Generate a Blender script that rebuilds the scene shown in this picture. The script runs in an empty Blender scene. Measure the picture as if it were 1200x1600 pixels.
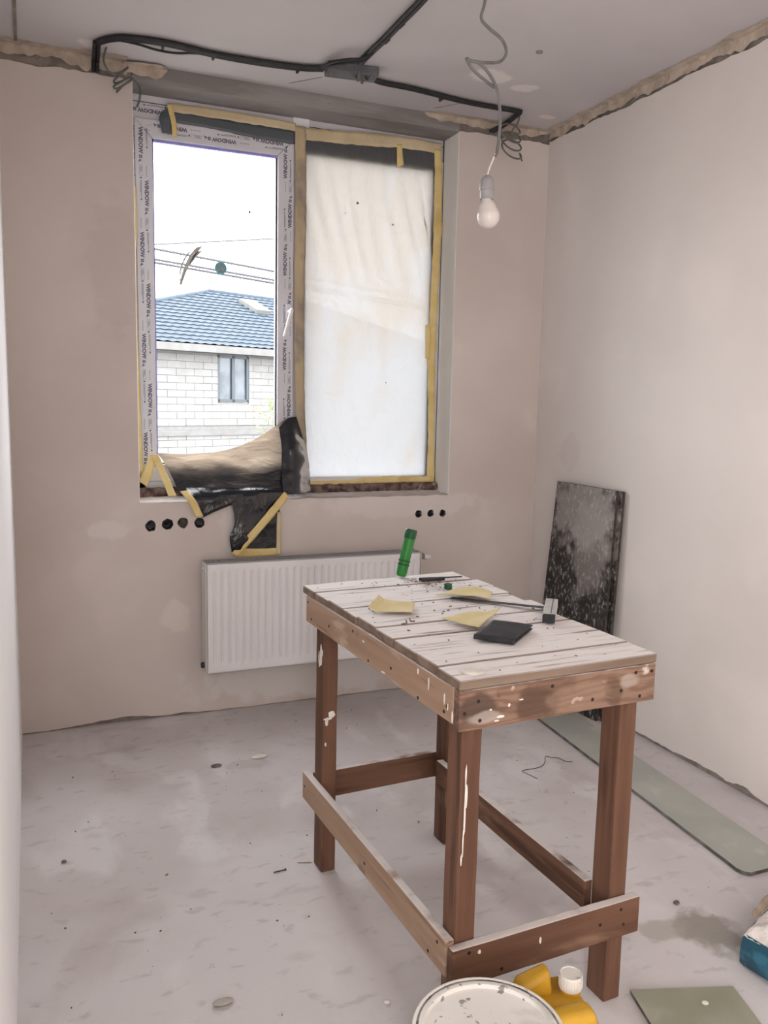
import bpy, bmesh, math, random
from mathutils import Vector, Matrix, noise, geometry
random.seed(7)
C = bpy.context.scene.collection
sc = bpy.context.scene
PI = math.pi

# ------------------------------------------------------------------ camera
F_PX, YAW, PITCH, ROLL = 1313.3, 0.39946, 0.13295, 0.020886
CAM = Vector((-2.4039, -3.6992, 1.4316))
_cy, _sy, _cp, _sp = math.cos(YAW), math.sin(YAW), math.cos(PITCH), math.sin(PITCH)
_f = Vector((_sy, _cy, 0)); _r = Vector((_cy, -_sy, 0)); _u = Vector((0, 0, 1))
FW = _f*_cp - _u*_sp
_u2 = _u*_cp + _f*_sp
RT = _r*math.cos(ROLL) + _u2*math.sin(ROLL)
UP = -_r*math.sin(ROLL) + _u2*math.cos(ROLL)
cam = bpy.data.cameras.new('camera')
camo = bpy.data.objects.new('camera', cam); C.objects.link(camo)
camo.matrix_world = Matrix(((RT.x, UP.x, -FW.x, CAM.x), (RT.y, UP.y, -FW.y, CAM.y), (RT.z, UP.z, -FW.z, CAM.z), (0, 0, 0, 1)))
cam.sensor_width = 36; cam.sensor_fit = 'AUTO'
cam.lens = F_PX/1600*36
cam.clip_start = 0.02; cam.clip_end = 300
sc.camera = camo

def hit(px, py, axis, val):
    """a measured point of the photograph on a known plane of the room"""
    d = FW + RT*((px-600)/F_PX) - UP*((py-800)/F_PX)
    return CAM + d*((val-CAM[axis])/d[axis])

# ------------------------------------------------------------------ sky, light, exposure
w = bpy.data.worlds.new('overcast_sky'); sc.world = w; w.use_nodes = True
nt = w.node_tree; nt.nodes.clear()
out = nt.nodes.new('ShaderNodeOutputWorld'); bg = nt.nodes.new('ShaderNodeBackground')
tc = nt.nodes.new('ShaderNodeTexCoord'); mp = nt.nodes.new('ShaderNodeMapping'); mp.inputs['Scale'].default_value = (1.2, 1.2, 4.5)
nz = nt.nodes.new('ShaderNodeTexNoise'); nz.inputs['Scale'].default_value = 2.2; nz.inputs['Detail'].default_value = 5
rp = nt.nodes.new('ShaderNodeValToRGB')
rp.color_ramp.elements[0].position = .38; rp.color_ramp.elements[0].color = (.84, .87, .93, 1)
rp.color_ramp.elements[1].position = .62; rp.color_ramp.elements[1].color = (1, 1, 1, 1)
for a, b in ((tc.outputs['Generated'], mp.inputs[0]), (mp.outputs[0], nz.inputs[0]), (nz.outputs[0], rp.inputs[0]), (rp.outputs[0], bg.inputs[0]), (bg.outputs[0], out.inputs[0])):
    nt.links.new(a, b)
bg.inputs[1].default_value = 11.5
XL_ = -2.474
def area(name, loc, rot, sx, sy, energy=0, color=(1, 1, 1), portal=False):
    l = bpy.data.lights.new(name, 'AREA'); l.shape = 'RECTANGLE'; l.size = sx; l.size_y = sy
    l.energy = energy; l.color = color; l.cycles.is_portal = portal
    o = bpy.data.objects.new(name, l); C.objects.link(o); o.location = loc; o.rotation_euler = rot
    return o
area('window_portal', (-1.24, .26, 1.83), (-PI/2, 0, 0), 1.5, 1.8, portal=True)
# added fill lamp in a closed niche of the left wall, behind the camera
area('niche_fill_lamp', (XL_-.02, -4.42, 1.2), (0, -PI/2, 0), 2.0, 1.0, energy=68, color=(1, .975, .955))
sc.view_settings.view_transform = 'Standard'; sc.view_settings.look = 'None'
sc.view_settings.exposure = 0.37; sc.view_settings.gamma = 1; sc.view_settings.use_curve_mapping = False
sc.cycles.max_bounces = 12; sc.cycles.diffuse_bounces = 6; sc.cycles.transparent_max_bounces = 16
sc.cycles.sample_clamp_indirect = 6
sc.cycles.caustics_reflective = False; sc.cycles.caustics_refractive = False

# ------------------------------------------------------------------ materials
def M(name, c1, c2=None, scale=4, lo=.35, hi=.65, rough=.8, spec=.3, bump=0, bscale=60, bdist=.01, stretch=(1, 1, 1), metal=0,
      over=(), spots=(), coord='Object', dusty=None, wave=None, detail=5, coat=0):
    """procedural principled material. over: (colour, scale, lo, hi, stretch, strength); spots: (centre, radius, colour, strength)"""
    m = bpy.data.materials.new(name); m.use_nodes = True
    n = m.node_tree.nodes; L = m.node_tree.links; b = n['Principled BSDF']
    b.inputs['Roughness'].default_value = rough; b.inputs['Metallic'].default_value = metal
    b.inputs['Specular IOR Level'].default_value = spec; b.inputs['Coat Weight'].default_value = coat
    if coord == 'World':
        co = n.new('ShaderNodeNewGeometry').outputs['Position']
    else:
        co = n.new('ShaderNodeTexCoord').outputs[coord]
    def mapped(st):
        q = n.new('ShaderNodeMapping'); q.inputs['Scale'].default_value = st; L.new(co, q.inputs[0]); return q.outputs[0]
    def nse(s, st, det=5, dist=0):
        t = n.new('ShaderNodeTexNoise'); t.inputs['Scale'].default_value = s; t.inputs['Detail'].default_value = det
        t.inputs['Distortion'].default_value = dist
        L.new(mapped(st), t.inputs['Vector']); return t.outputs['Fac']
    def rng(v, a, bb):
        q = n.new('ShaderNodeMapRange'); q.interpolation_type = 'SMOOTHSTEP'
        q.inputs[1].default_value = a; q.inputs[2].default_value = bb; L.new(v, q.inputs[0]); return q.outputs[0]
    def mul(v, k):
        q = n.new('ShaderNodeMath'); q.operation = 'MULTIPLY'; L.new(v, q.inputs[0])
        if isinstance(k, (int, float)): q.inputs[1].default_value = k
        else: L.new(k, q.inputs[1])
        return q.outputs[0]
    def mix(fac, a, c):
        q = n.new('ShaderNodeMix'); q.data_type = 'RGBA'; L.new(fac, q.inputs[0])
        for v, i in ((a, 6), (c, 7)):
            if isinstance(v, tuple): q.inputs[i].default_value = (*v[:3], 1)
            else: L.new(v, q.inputs[i])
        return q.outputs[2]
    col = tuple(c1)
    if c2:
        if wave:
            t = n.new('ShaderNodeTexWave'); t.bands_direction = wave[1]; t.inputs['Scale'].default_value = wave[0]; t.inputs['Distortion'].default_value = wave[2]
            t.inputs['Detail'].default_value = 3; t.inputs['Detail Scale'].default_value = 1.2
            L.new(mapped(stretch), t.inputs['Vector']); fac = rng(t.outputs['Fac'], lo, hi)
        else:
            fac = rng(nse(scale, stretch, detail), lo, hi)
        col = mix(fac, tuple(c1), tuple(c2))
    for oc, os_, olo, ohi, ost, k in over:
        col = mix(mul(rng(nse(os_, ost, 6, .3), olo, ohi), k), col, tuple(oc))
    for ctr, rad, oc, k in spots:
        d = n.new('ShaderNodeVectorMath'); d.operation = 'SUBTRACT'; L.new(co, d.inputs[0]); d.inputs[1].default_value = ctr
        s = n.new('ShaderNodeVectorMath'); s.operation = 'DIVIDE'; L.new(d.outputs[0], s.inputs[0])
        s.inputs[1].default_value = rad if isinstance(rad, tuple) else (rad,)*3
        ln = n.new('ShaderNodeVectorMath'); ln.operation = 'LENGTH'; L.new(s.outputs[0], ln.inputs[0])
        ad = n.new('ShaderNodeMath'); ad.operation = 'MULTIPLY_ADD'; L.new(nse(14, (1, 1, 1)), ad.inputs[0]); ad.inputs[1].default_value = 1.4; L.new(ln.outputs['Value'], ad.inputs[2])
        col = mix(mul(rng(ad.outputs[0], 1.75, 1.35), k), col, tuple(oc))
    if dusty:   # plaster dust lying on faces that look upward
        g = n.new('ShaderNodeNewGeometry'); sp = n.new('ShaderNodeSeparateXYZ'); L.new(g.outputs['Normal'], sp.inputs[0])
        up = rng(sp.outputs[2], .6, .95)
        st = dusty[3] if len(dusty) > 3 else (1, 1, 1)
        k = rng(nse(dusty[1], st, 8, .2), dusty[2][0], dusty[2][1])
        col = mix(mul(up, k), col, tuple(dusty[0]))
    if isinstance(col, tuple): b.inputs['Base Color'].default_value = (*col[:3], 1)
    else: L.new(col, b.inputs['Base Color'])
    if bump:
        bp = n.new('ShaderNodeBump'); bp.inputs['Strength'].default_value = bump; bp.inputs['Distance'].default_value = bdist
        L.new(nse(bscale, stretch, 8), bp.inputs['Height']); L.new(bp.outputs[0], b.inputs['Normal'])
    return m

def film(name, trans, diff, gloss=.15, rough=.25, clear=0.0, c2=None, grad=None, scale=3, stretch=(1, 1, 1), bump=.0, bscale=8):
    """thin plastic sheet: translucent + a little clear + dull gloss"""
    m = bpy.data.materials.new(name); m.use_nodes = True; n = m.node_tree.nodes; L = m.node_tree.links; n.clear()
    o = n.new('ShaderNodeOutputMaterial'); t = n.new('ShaderNodeBsdfTranslucent'); d = n.new('ShaderNodeBsdfDiffuse'); g = n.new('ShaderNodeBsdfGlossy')
    x = n.new('ShaderNodeBsdfTransparent'); t.inputs[0].default_value = (*trans, 1); d.inputs[0].default_value = (*diff, 1)
    g.inputs['Roughness'].default_value = rough
    tcn = n.new('ShaderNodeTexCoord'); mq = n.new('ShaderNodeMapping'); mq.inputs['Scale'].default_value = stretch; L.new(tcn.outputs['Object'], mq.inputs[0])
    if c2:
        z = n.new('ShaderNodeTexNoise'); z.inputs['Scale'].default_value = scale; z.inputs['Detail'].default_value = 6; L.new(mq.outputs[0], z.inputs['Vector'])
        r = n.new('ShaderNodeValToRGB'); r.color_ramp.elements[0].position = .35; r.color_ramp.elements[1].position = .65
        r.color_ramp.elements[0].color = (*trans, 1); r.color_ramp.elements[1].color = (*c2, 1)
        
        if grad:    # transmission colour shifts along the height of the sheet
            sx = n.new('ShaderNodeSeparateXYZ'); L.new(tcn.outputs['Object'], sx.inputs[0])
            mr = n.new('ShaderNodeMapRange'); mr.inputs[1].default_value = grad[0]; mr.inputs[2].default_value = grad[1]; mr.inputs[3].default_value = -.22; mr.inputs[4].default_value = .22; L.new(sx.outputs[2], mr.inputs[0])
            ad = n.new('ShaderNodeMath'); L.new(z.outputs['Fac'], ad.inputs[0]); L.new(mr.outputs[0], ad.inputs[1]); L.new(ad.outputs[0], r.inputs[0])
        else: L.new(z.outputs['Fac'], r.inputs[0])
        L.new(r.outputs[0], t.inputs[0])
    if bump:
        z2 = n.new('ShaderNodeTexNoise'); z2.inputs['Scale'].default_value = bscale; z2.inputs['Detail'].default_value = 4; z2.inputs['Distortion'].default_value = 1.2
        L.new(mq.outputs[0], z2.inputs['Vector'])
        bp = n.new('ShaderNodeBump'); bp.inputs['Strength'].default_value = bump; bp.inputs['Distance'].default_value = .02
        L.new(z2.outputs['Fac'], bp.inputs['Height'])
        for q in (d, g, t): L.new(bp.outputs[0], q.inputs['Normal'])
    a1 = n.new('ShaderNodeAddShader'); L.new(t.outputs[0], a1.inputs[0]); L.new(d.outputs[0], a1.inputs[1])
    m1 = n.new('ShaderNodeMixShader'); m1.inputs[0].default_value = clear; L.new(a1.outputs[0], m1.inputs[1]); L.new(x.outputs[0], m1.inputs[2])
    fr = n.new('ShaderNodeFresnel'); fr.inputs[0].default_value = 1.5
    mm = n.new('ShaderNodeMath'); mm.operation = 'MULTIPLY_ADD'; L.new(fr.outputs[0], mm.inputs[0]); mm.inputs[1].default_value = 1; mm.inputs[2].default_value = gloss-.04
    m2 = n.new('ShaderNodeMixShader'); L.new(mm.outputs[0], m2.inputs[0]); L.new(m1.outputs[0], m2.inputs[1]); L.new(g.outputs[0], m2.inputs[2])
    L.new(m2.outputs[0], o.inputs[0])
    return m

def pane_mat(name, tint=(.95, .95, .95), refl=.02):
    m = bpy.data.materials.new(name); m.use_nodes = True; n = m.node_tree.nodes; L = m.node_tree.links; n.clear()
    o = n.new('ShaderNodeOutputMaterial'); x = n.new('ShaderNodeBsdfTransparent'); g = n.new('ShaderNodeBsdfGlossy'); q = n.new('ShaderNodeMixShader')
    x.inputs[0].default_value = (*tint, 1); g.inputs['Roughness'].default_value = .02
    lw = n.new('ShaderNodeLayerWeight'); lw.inputs[0].default_value = .08
    mm = n.new('ShaderNodeMath'); mm.operation = 'MULTIPLY_ADD'; L.new(lw.outputs['Fresnel'], mm.inputs[0]); mm.inputs[1].default_value = .35; mm.inputs[2].default_value = 0
    L.new(mm.outputs[0], q.inputs[0]); L.new(x.outputs[0], q.inputs[1]); L.new(g.outputs[0], q.inputs[2]); L.new(q.outputs[0], o.inputs[0])
    return m

m_plaster = M('beige_plaster', (.575, .51, .472), (.635, .575, .538), 1.3, coord='World', rough=.9, spec=.15, bump=.12, bscale=24, bdist=.006,
    over=(((.70, .635, .585), 2.6, .56, .72, (1, 1, 1), .55), ((.50, .42, .37), 1.1, .58, .75, (1, 1, .6), .35)),
    spots=(((-2.10, 0, .86), (.10, .3, .05), (.72, .68, .66), .6), ((-1.83, 0, .45), (.07, .3, .09), (.74, .68, .60), .6), ((-2.06, 0, 1.95), (.12, .3, .3), (.52, .46, .43), .5),
           ((-.75, 0, .93), (.5, .3, .07), (.70, .66, .64), .5), ((-1.1, 0, .12), (.75, .3, .11), (.68, .65, .63), .75), ((-1.55, 0, .85), (.09, .3, .13), (.68, .64, .62), .5)))
m_plaster_r = M('pale_plaster', (.645, .60, .57), (.695, .65, .62), 1.1, coord='World', rough=.85, spec=.2, bump=.1, bscale=14, bdist=.006,
    over=(((.75, .70, .66), 2.2, .55, .72, (1, 1, 1), .5),), spots=(((0, -.95, .3), (.3, .06, .06), (.74, .7, .66), .5), ((0, -.3, 1.2), (.3, .1, .1), (.56, .51, .47), .4)))
m_reveal = M('white_putty', (.87, .86, .83), (.90, .89, .86), 6, coord='World', rough=.8, bump=.05)
m_white = M('white_painted_wall', (.88, .875, .88), (.90, .895, .90), 1.5, coord='World', rough=.8, bump=.03)
m_sub = M('grey_mortar', (.20, .175, .155), (.30, .265, .235), 12, coord='World', rough=.95, bump=.7, bscale=40, bdist=.012)
m_lintel = M('dark_concrete_lintel', (.215, .20, .195), (.30, .285, .28), 5, coord='World', rough=.95, bump=.4, bscale=30, stretch=(.4, 1, 2), over=(((.38, .34, .30), 8, .60, .72, (.5, 1, 1), .7),))
m_fillet = M('cream_mortar', (.40, .33, .27), (.52, .44, .37), 16, coord='World', rough=.95, bump=.6, bscale=45, bdist=.012, over=(((.36, .30, .26), 22, .6, .7, (1, 1, 1), .6),))
m_ceil = M('grey_plasterboard', (.50, .475, .49), (.56, .535, .55), .9, coord='World', rough=.9, spec=.15, bump=.05, bscale=20,
    over=(((.45, .43, .43), 2, .55, .75, (1, 1, 1), .5),), spots=(((-.62, -.50, 2.75), (.10, .08, .3), (.80, .76, .74), .6), ((-.42, -.45, 2.75), (.07, .05, .3), (.78, .74, .72), .6), ((-.13, -.18, 2.75), (.05, .03, .3), (.76, .68, .60), .8), ((-2.15, -.12, 2.75), (.05, .04, .3), (.75, .72, .70), .7)))
m_floor = M('dusty_screed', (.55, .51, .505), (.63, .60, .60), 1.4, coord='World', rough=.75, spec=.25, bump=.25, bscale=22, bdist=.006,
    over=(((.43, .385, .36), 2.3, .52, .72, (1, 1, 1), .6), ((.70, .68, .675), 5, .54, .68, (1, .5, 1), .6), ((.40, .365, .345), 26, .58, .70, (.5, 1, 1), .45), ((.30, .265, .245), 38, .70, .76, (1, 1, 1), .6), ((.42, .39, .375), 9, .60, .72, (.6, 1, 1), .4)),
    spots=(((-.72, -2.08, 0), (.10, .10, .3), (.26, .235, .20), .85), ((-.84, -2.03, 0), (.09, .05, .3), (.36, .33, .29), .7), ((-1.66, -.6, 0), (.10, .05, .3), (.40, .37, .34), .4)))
m_wood = {}
for ax, st, bd in (('u', (1, 14, 14), 'Y'), ('v', (14, 1, 14), 'X'), ('z', (14, 14, 1), 'X')):
    m_wood[ax] = M('worn_pine_'+ax, (.100, .047, .028), (.165, .084, .052), 1.6, stretch=st, lo=.3, hi=.7, rough=.72, bump=.35, bscale=5, bdist=.004, detail=8,
        over=(((.065, .03, .018), 2.2, .55, .70, st, .85), ((.30, .19, .13), 3.5, .58, .72, (st[0]**.5, st[1]**.5, st[2]**.5), .5), ((.09, .055, .04), 6, .66, .74, (1, 1, 1), .6)),
        dusty=((.62, .57, .54), 9, (.30, .55)))
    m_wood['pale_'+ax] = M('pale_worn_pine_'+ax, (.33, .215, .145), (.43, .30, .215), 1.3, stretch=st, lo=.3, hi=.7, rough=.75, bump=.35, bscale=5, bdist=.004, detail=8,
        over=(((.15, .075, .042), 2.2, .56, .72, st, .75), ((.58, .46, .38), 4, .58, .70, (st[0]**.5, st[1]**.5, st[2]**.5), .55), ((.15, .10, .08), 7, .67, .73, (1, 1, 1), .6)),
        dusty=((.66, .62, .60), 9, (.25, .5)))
m_plank = M('dusty_plank', (.16, .112, .083), (.245, .18, .138), 1.6, stretch=(1, 14, 14), rough=.85, bump=.4, bscale=6, bdist=.004, detail=8,
    over=(((.16, .10, .07), 2.4, .57, .72, (1, 14, 14), .7),), dusty=((.80, .76, .735), 3.2, (.22, .47), (1.5, 22, 1)), )
m_apron = M('grained_pine_board', (.23, .145, .103), (.175, .10, .068), .9, stretch=(1.1, 6, 6), lo=.1, hi=1, rough=.8, bump=.5, bscale=5, bdist=.004, wave=(3.0, 'Z', 16),
    over=(((.07, .04, .03), 4.5, .55, .70, (1, 1, 1), .85), ((.32, .22, .17), 4, .54, .70, (1, 3, 3), .6), ((.10, .055, .035), 3, .55, .66, (1, 7, 7), .6), ((.62, .56, .53), 17, .655, .71, (1, 1, 1.3), .8), ((.10, .06, .045), 26, .70, .75, (1, 1, 1), .7)),
    dusty=((.6, .55, .52), 9, (.3, .5)), spots=(((.19, 0, .80), (.065, .3, .045), (.085, .048, .032), .85), ((.045, 0, .805), (.05, .3, .035), (.07, .045, .035), .8), ((.40, 0, .80), (.03, .3, .04), (.09, .05, .03), .6), ((.06, 0, .785), (.045, .3, .016), (.48, .42, .38), .5), ((.30, 0, .80), (.10, .3, .03), (.26, .17, .12), .5), ((.44, 0, .815), (.035, .3, .02), (.42, .36, .32), .5)))
m_putty = M('dried_putty', (.78, .74, .69), (.68, .63, .57), 30, rough=.85, bump=.3)
m_nail = M('dark_nail', (.03, .022, .02), rough=.6, metal=.4)
m_pvc = M('white_upvc', (.78, .78, .81), (.80, .80, .83), 3, rough=.35, spec=.4)
m_film_print = M('printed_protective_film', (.60, .595, .635), (.65, .645, .685), 4, rough=.45, bump=.06, bscale=30)
m_ink = M('grey_ink', (.10, .10, .145), (.16, .16, .21), 60, rough=.6)
m_blue = M('blue_film_edge', (.22, .21, .62), (.30, .29, .70), 20, rough=.4)
m_gasket = M('dark_gasket', (.05, .055, .065), rough=.5)
m_glass = pane_mat('clear_pane')
m_tape = M('masking_tape', (.69, .53, .22), (.75, .61, .30), 9, rough=.7, bump=.25, bscale=60, over=(((.50, .32, .12), 7, .55, .7, (1, 1, 1), .45),))
m_tape2 = M('old_masking_tape', (.36, .30, .22), (.50, .40, .26), 5, rough=.75, bump=.25, bscale=60, stretch=(1, 1, .5), over=(((.22, .20, .185), 6, .5, .62, (1, 1, .6), .7),))
m_tape3 = M('tan_masking_tape', (.55, .45, .29), (.64, .54, .36), 8, rough=.7, bump=.25, bscale=60)
m_sheet = film('grey_masking_film', (.128, .128, .129), (.062, .068, .074), gloss=.05, rough=.4, clear=.006, c2=(.122, .109, .096), grad=(.2, 1.3), scale=3.2, stretch=(2, 2, 1), bump=.3, bscale=6)
m_drape = film('dark_masking_film', (.012, .010, .009), (.010, .011, .014), gloss=.055, rough=.30, c2=(.185, .143, .105), grad=(.03, .17), scale=5, stretch=(1, 1, 3), bump=.35, bscale=9)  # lower end darkened in the colour for bunched layers and missing backlight
m_black_film = film('black_masking_film', (.004, .004, .0045), (.008, .009, .013), gloss=.05, rough=.18, bump=.45, bscale=8)
m_rad = M('white_enamel', (.74, .73, .74), (.76, .75, .76), 3, rough=.3, spec=.5)
m_rad_side = M('aged_white_enamel', (.62, .60, .56), (.66, .64, .60), 3, rough=.4)
m_grille = M('grey_grille', (.34, .335, .34), rough=.5)
m_metal = M('brushed_metal', (.52, .52, .51), (.60, .60, .59), 30, rough=.45, metal=.25)
m_black = M('black_cable', (.018, .018, .022), (.03, .03, .034), 30, rough=.55)
m_box = M('dark_grey_box', (.10, .10, .11), (.14, .14, .15), 20, rough=.6)
m_wire = M('grey_cable', (.13, .125, .12), (.18, .175, .17), 20, rough=.5)
m_wire_d = M('dark_grey_cable', (.10, .105, .10), (.16, .165, .155), 20, rough=.5)
m_socket = M('grey_plastic_socket', (.30, .29, .295), (.36, .345, .35), 15, rough=.4)
m_bulb = M('white_bulb_glass', (.66, .61, .57), rough=.25, spec=.5)
m_green_d = M('dark_green_plastic', (.012, .075, .03), (.02, .10, .04), 30, rough=.4)
m_green = M('bright_green_tube', (.02, .17, .03), (.035, .24, .05), 12, rough=.4, over=(((.02, .14, .04), 14, .56, .66, (1, 1, .6), .8), ((.25, .55, .25), 30, .66, .7, (1, 1, 1), .5)))
m_sand = M('yellow_sandpaper', (.68, .57, .30), (.74, .65, .39), 12, rough=.9, bump=.2, bscale=150, over=(((.74, .68, .50), 6, .56, .7, (1, 1, 1), .6),))
m_sand_b = M('sandpaper_back', (.66, .62, .54), (.58, .50, .40), 10, rough=.9, over=(((.2, .17, .15), 20, .62, .68, (1, 1, 1), .7),))
m_wallet = M('black_grained_sheet', (.022, .022, .027), (.04, .04, .045), 40, rough=.55, bump=.3, bscale=90)
m_board = M('black_formwork_board', (.018, .017, .016), (.04, .037, .035), 7, rough=.6, bump=.2, bscale=30,
    over=(((.34, .31, .29), 6, .50, .72, (1, 1, .7), .5), ((.44, .405, .38), 75, .53, .63, (1, 1, .55), .55), ((.016, .015, .014), 24, .50, .60, (1, 1, .8), .8)),
    spots=(((0, -.02, .95), (.5, .28, .20), (.46, .42, .395), .5), ((0, -.1, .78), (.5, .16, .25), (.40, .37, .345), .4)))
m_board_edge = M('board_edge', (.05, .04, .035), (.10, .08, .07), 30, rough=.8)
m_gyps = M('green_plasterboard', (.37, .382, .342), (.42, .43, .385), 4, rough=.7, bump=.05, over=(((.56, .565, .52), 7, .58, .72, (1, 1, 1), .6), ((.45, .455, .41), 18, .6, .7, (1, 1, 1), .4)))
m_gyps_d = M('olive_plasterboard', (.26, .265, .19), (.31, .31, .24), 6, rough=.75, over=(((.42, .40, .34), 7, .52, .72, (1, 1, 1), .55),))
m_gyps_e = M('plasterboard_edge', (.20, .19, .17), (.09, .085, .08), 18, rough=.9)
m_bag = M('blue_printed_bag', (.035, .14, .21), (.02, .075, .115), 14, rough=.5, lo=.45, hi=.55, bump=.3, bscale=25, over=(((.02, .03, .04), 9, .50, .56, (1, 1, .25), .85), ((.20, .40, .50), 22, .62, .66, (1, 1, 1), .6)))
m_powder = M('gypsum_powder', (.64, .58, .53), (.74, .69, .65), 18, rough=.95, bump=.8, bscale=50, bdist=.015, over=(((.36, .38, .40), 16, .66, .72, (1, 1, 1), .7), ((.5, .40, .30), 12, .64, .72, (1, 1, 1), .5)))
m_bucket = M('white_bucket_plastic', (.72, .70, .66), (.77, .755, .72), 5, rough=.45, over=(((.50, .47, .43), 9, .55, .72, (1, 1, 1), .6), ((.16, .15, .14), 40, .62, .66, (1, 1, 1), .8)))
m_lidrim = M('lid_rim_plastic', (.72, .70, .64), (.78, .76, .71), 6, rough=.4, over=(((.14, .13, .12), 20, .62, .67, (1, 1, 1), .8),))
m_lidgap = M('lid_groove_dirt', (.50, .48, .44), (.12, .115, .11), 22, rough=.8)
m_yellow = M('yellow_canister', (.52, .285, .02), (.58, .335, .03), 8, rough=.42, spec=.45, bump=.05, over=(((.50, .25, .02), 5, .58, .7, (1, 1, 1), .5), ((.25, .17, .06), 40, .70, .73, (1, 1, 1), .6)))
m_cap = M('white_cap', (.72, .70, .66), (.66, .63, .58), 10, rough=.5, over=(((.25, .22, .22), 22, .60, .66, (1, 1, 1), .7),))
m_label = M('pale_label', (.75, .72, .55), (.70, .66, .5), 10, rough=.6)
m_stone = M('grey_pebble', (.40, .37, .34), (.50, .46, .43), 30, rough=.9, bump=.4)
m_crumb = M('dark_crumb', (.10, .085, .075), (.20, .17, .15), 40, rough=.9)
m_roof = M('grey_blue_roof_tile', (.030, .041, .054), (.036, .048, .062), 3, coord='World', rough=.75, spec=.12)
m_aac = M('white_aerated_block', (.128, .126, .124), (.145, .143, .141), 3, rough=.95, bump=.2)
m_joint = M('grey_block_joint', (.105, .103, .10), (.12, .118, .115), 8, rough=.95)
m_fascia = M('pale_eave_board', (.085, .083, .081), (.10, .098, .096), 4, rough=.7)
m_soffit = M('weathered_wall_plate', (.07, .07, .062), (.11, .107, .10), 3, rough=.9)
m_hwin = M('dark_grey_window_frame', (.03, .038, .046), rough=.4)
m_hglass = M('reflecting_pane', (.022, .030, .038), (.06, .072, .085), 1.6, rough=.08, spec=.35)
m_bark = M('grey_brown_bark', (.13, .10, .07), (.2, .16, .12), 20, rough=.9)
m_leaf = M('fresh_green_leaf', (.055, .085, .022), (.09, .12, .04), 3, rough=.6)
m_ground = M('bare_earth', (.20, .185, .165), (.16, .155, .12), .6, coord='World', rough=1)
m_overhead = M('overhead_cable', (.03, .03, .035), rough=.7)
m_bwall = M('rear_plaster', (.62, .55, .5), (.67, .60, .55), 1.2, coord='World', rough=.9)

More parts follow.
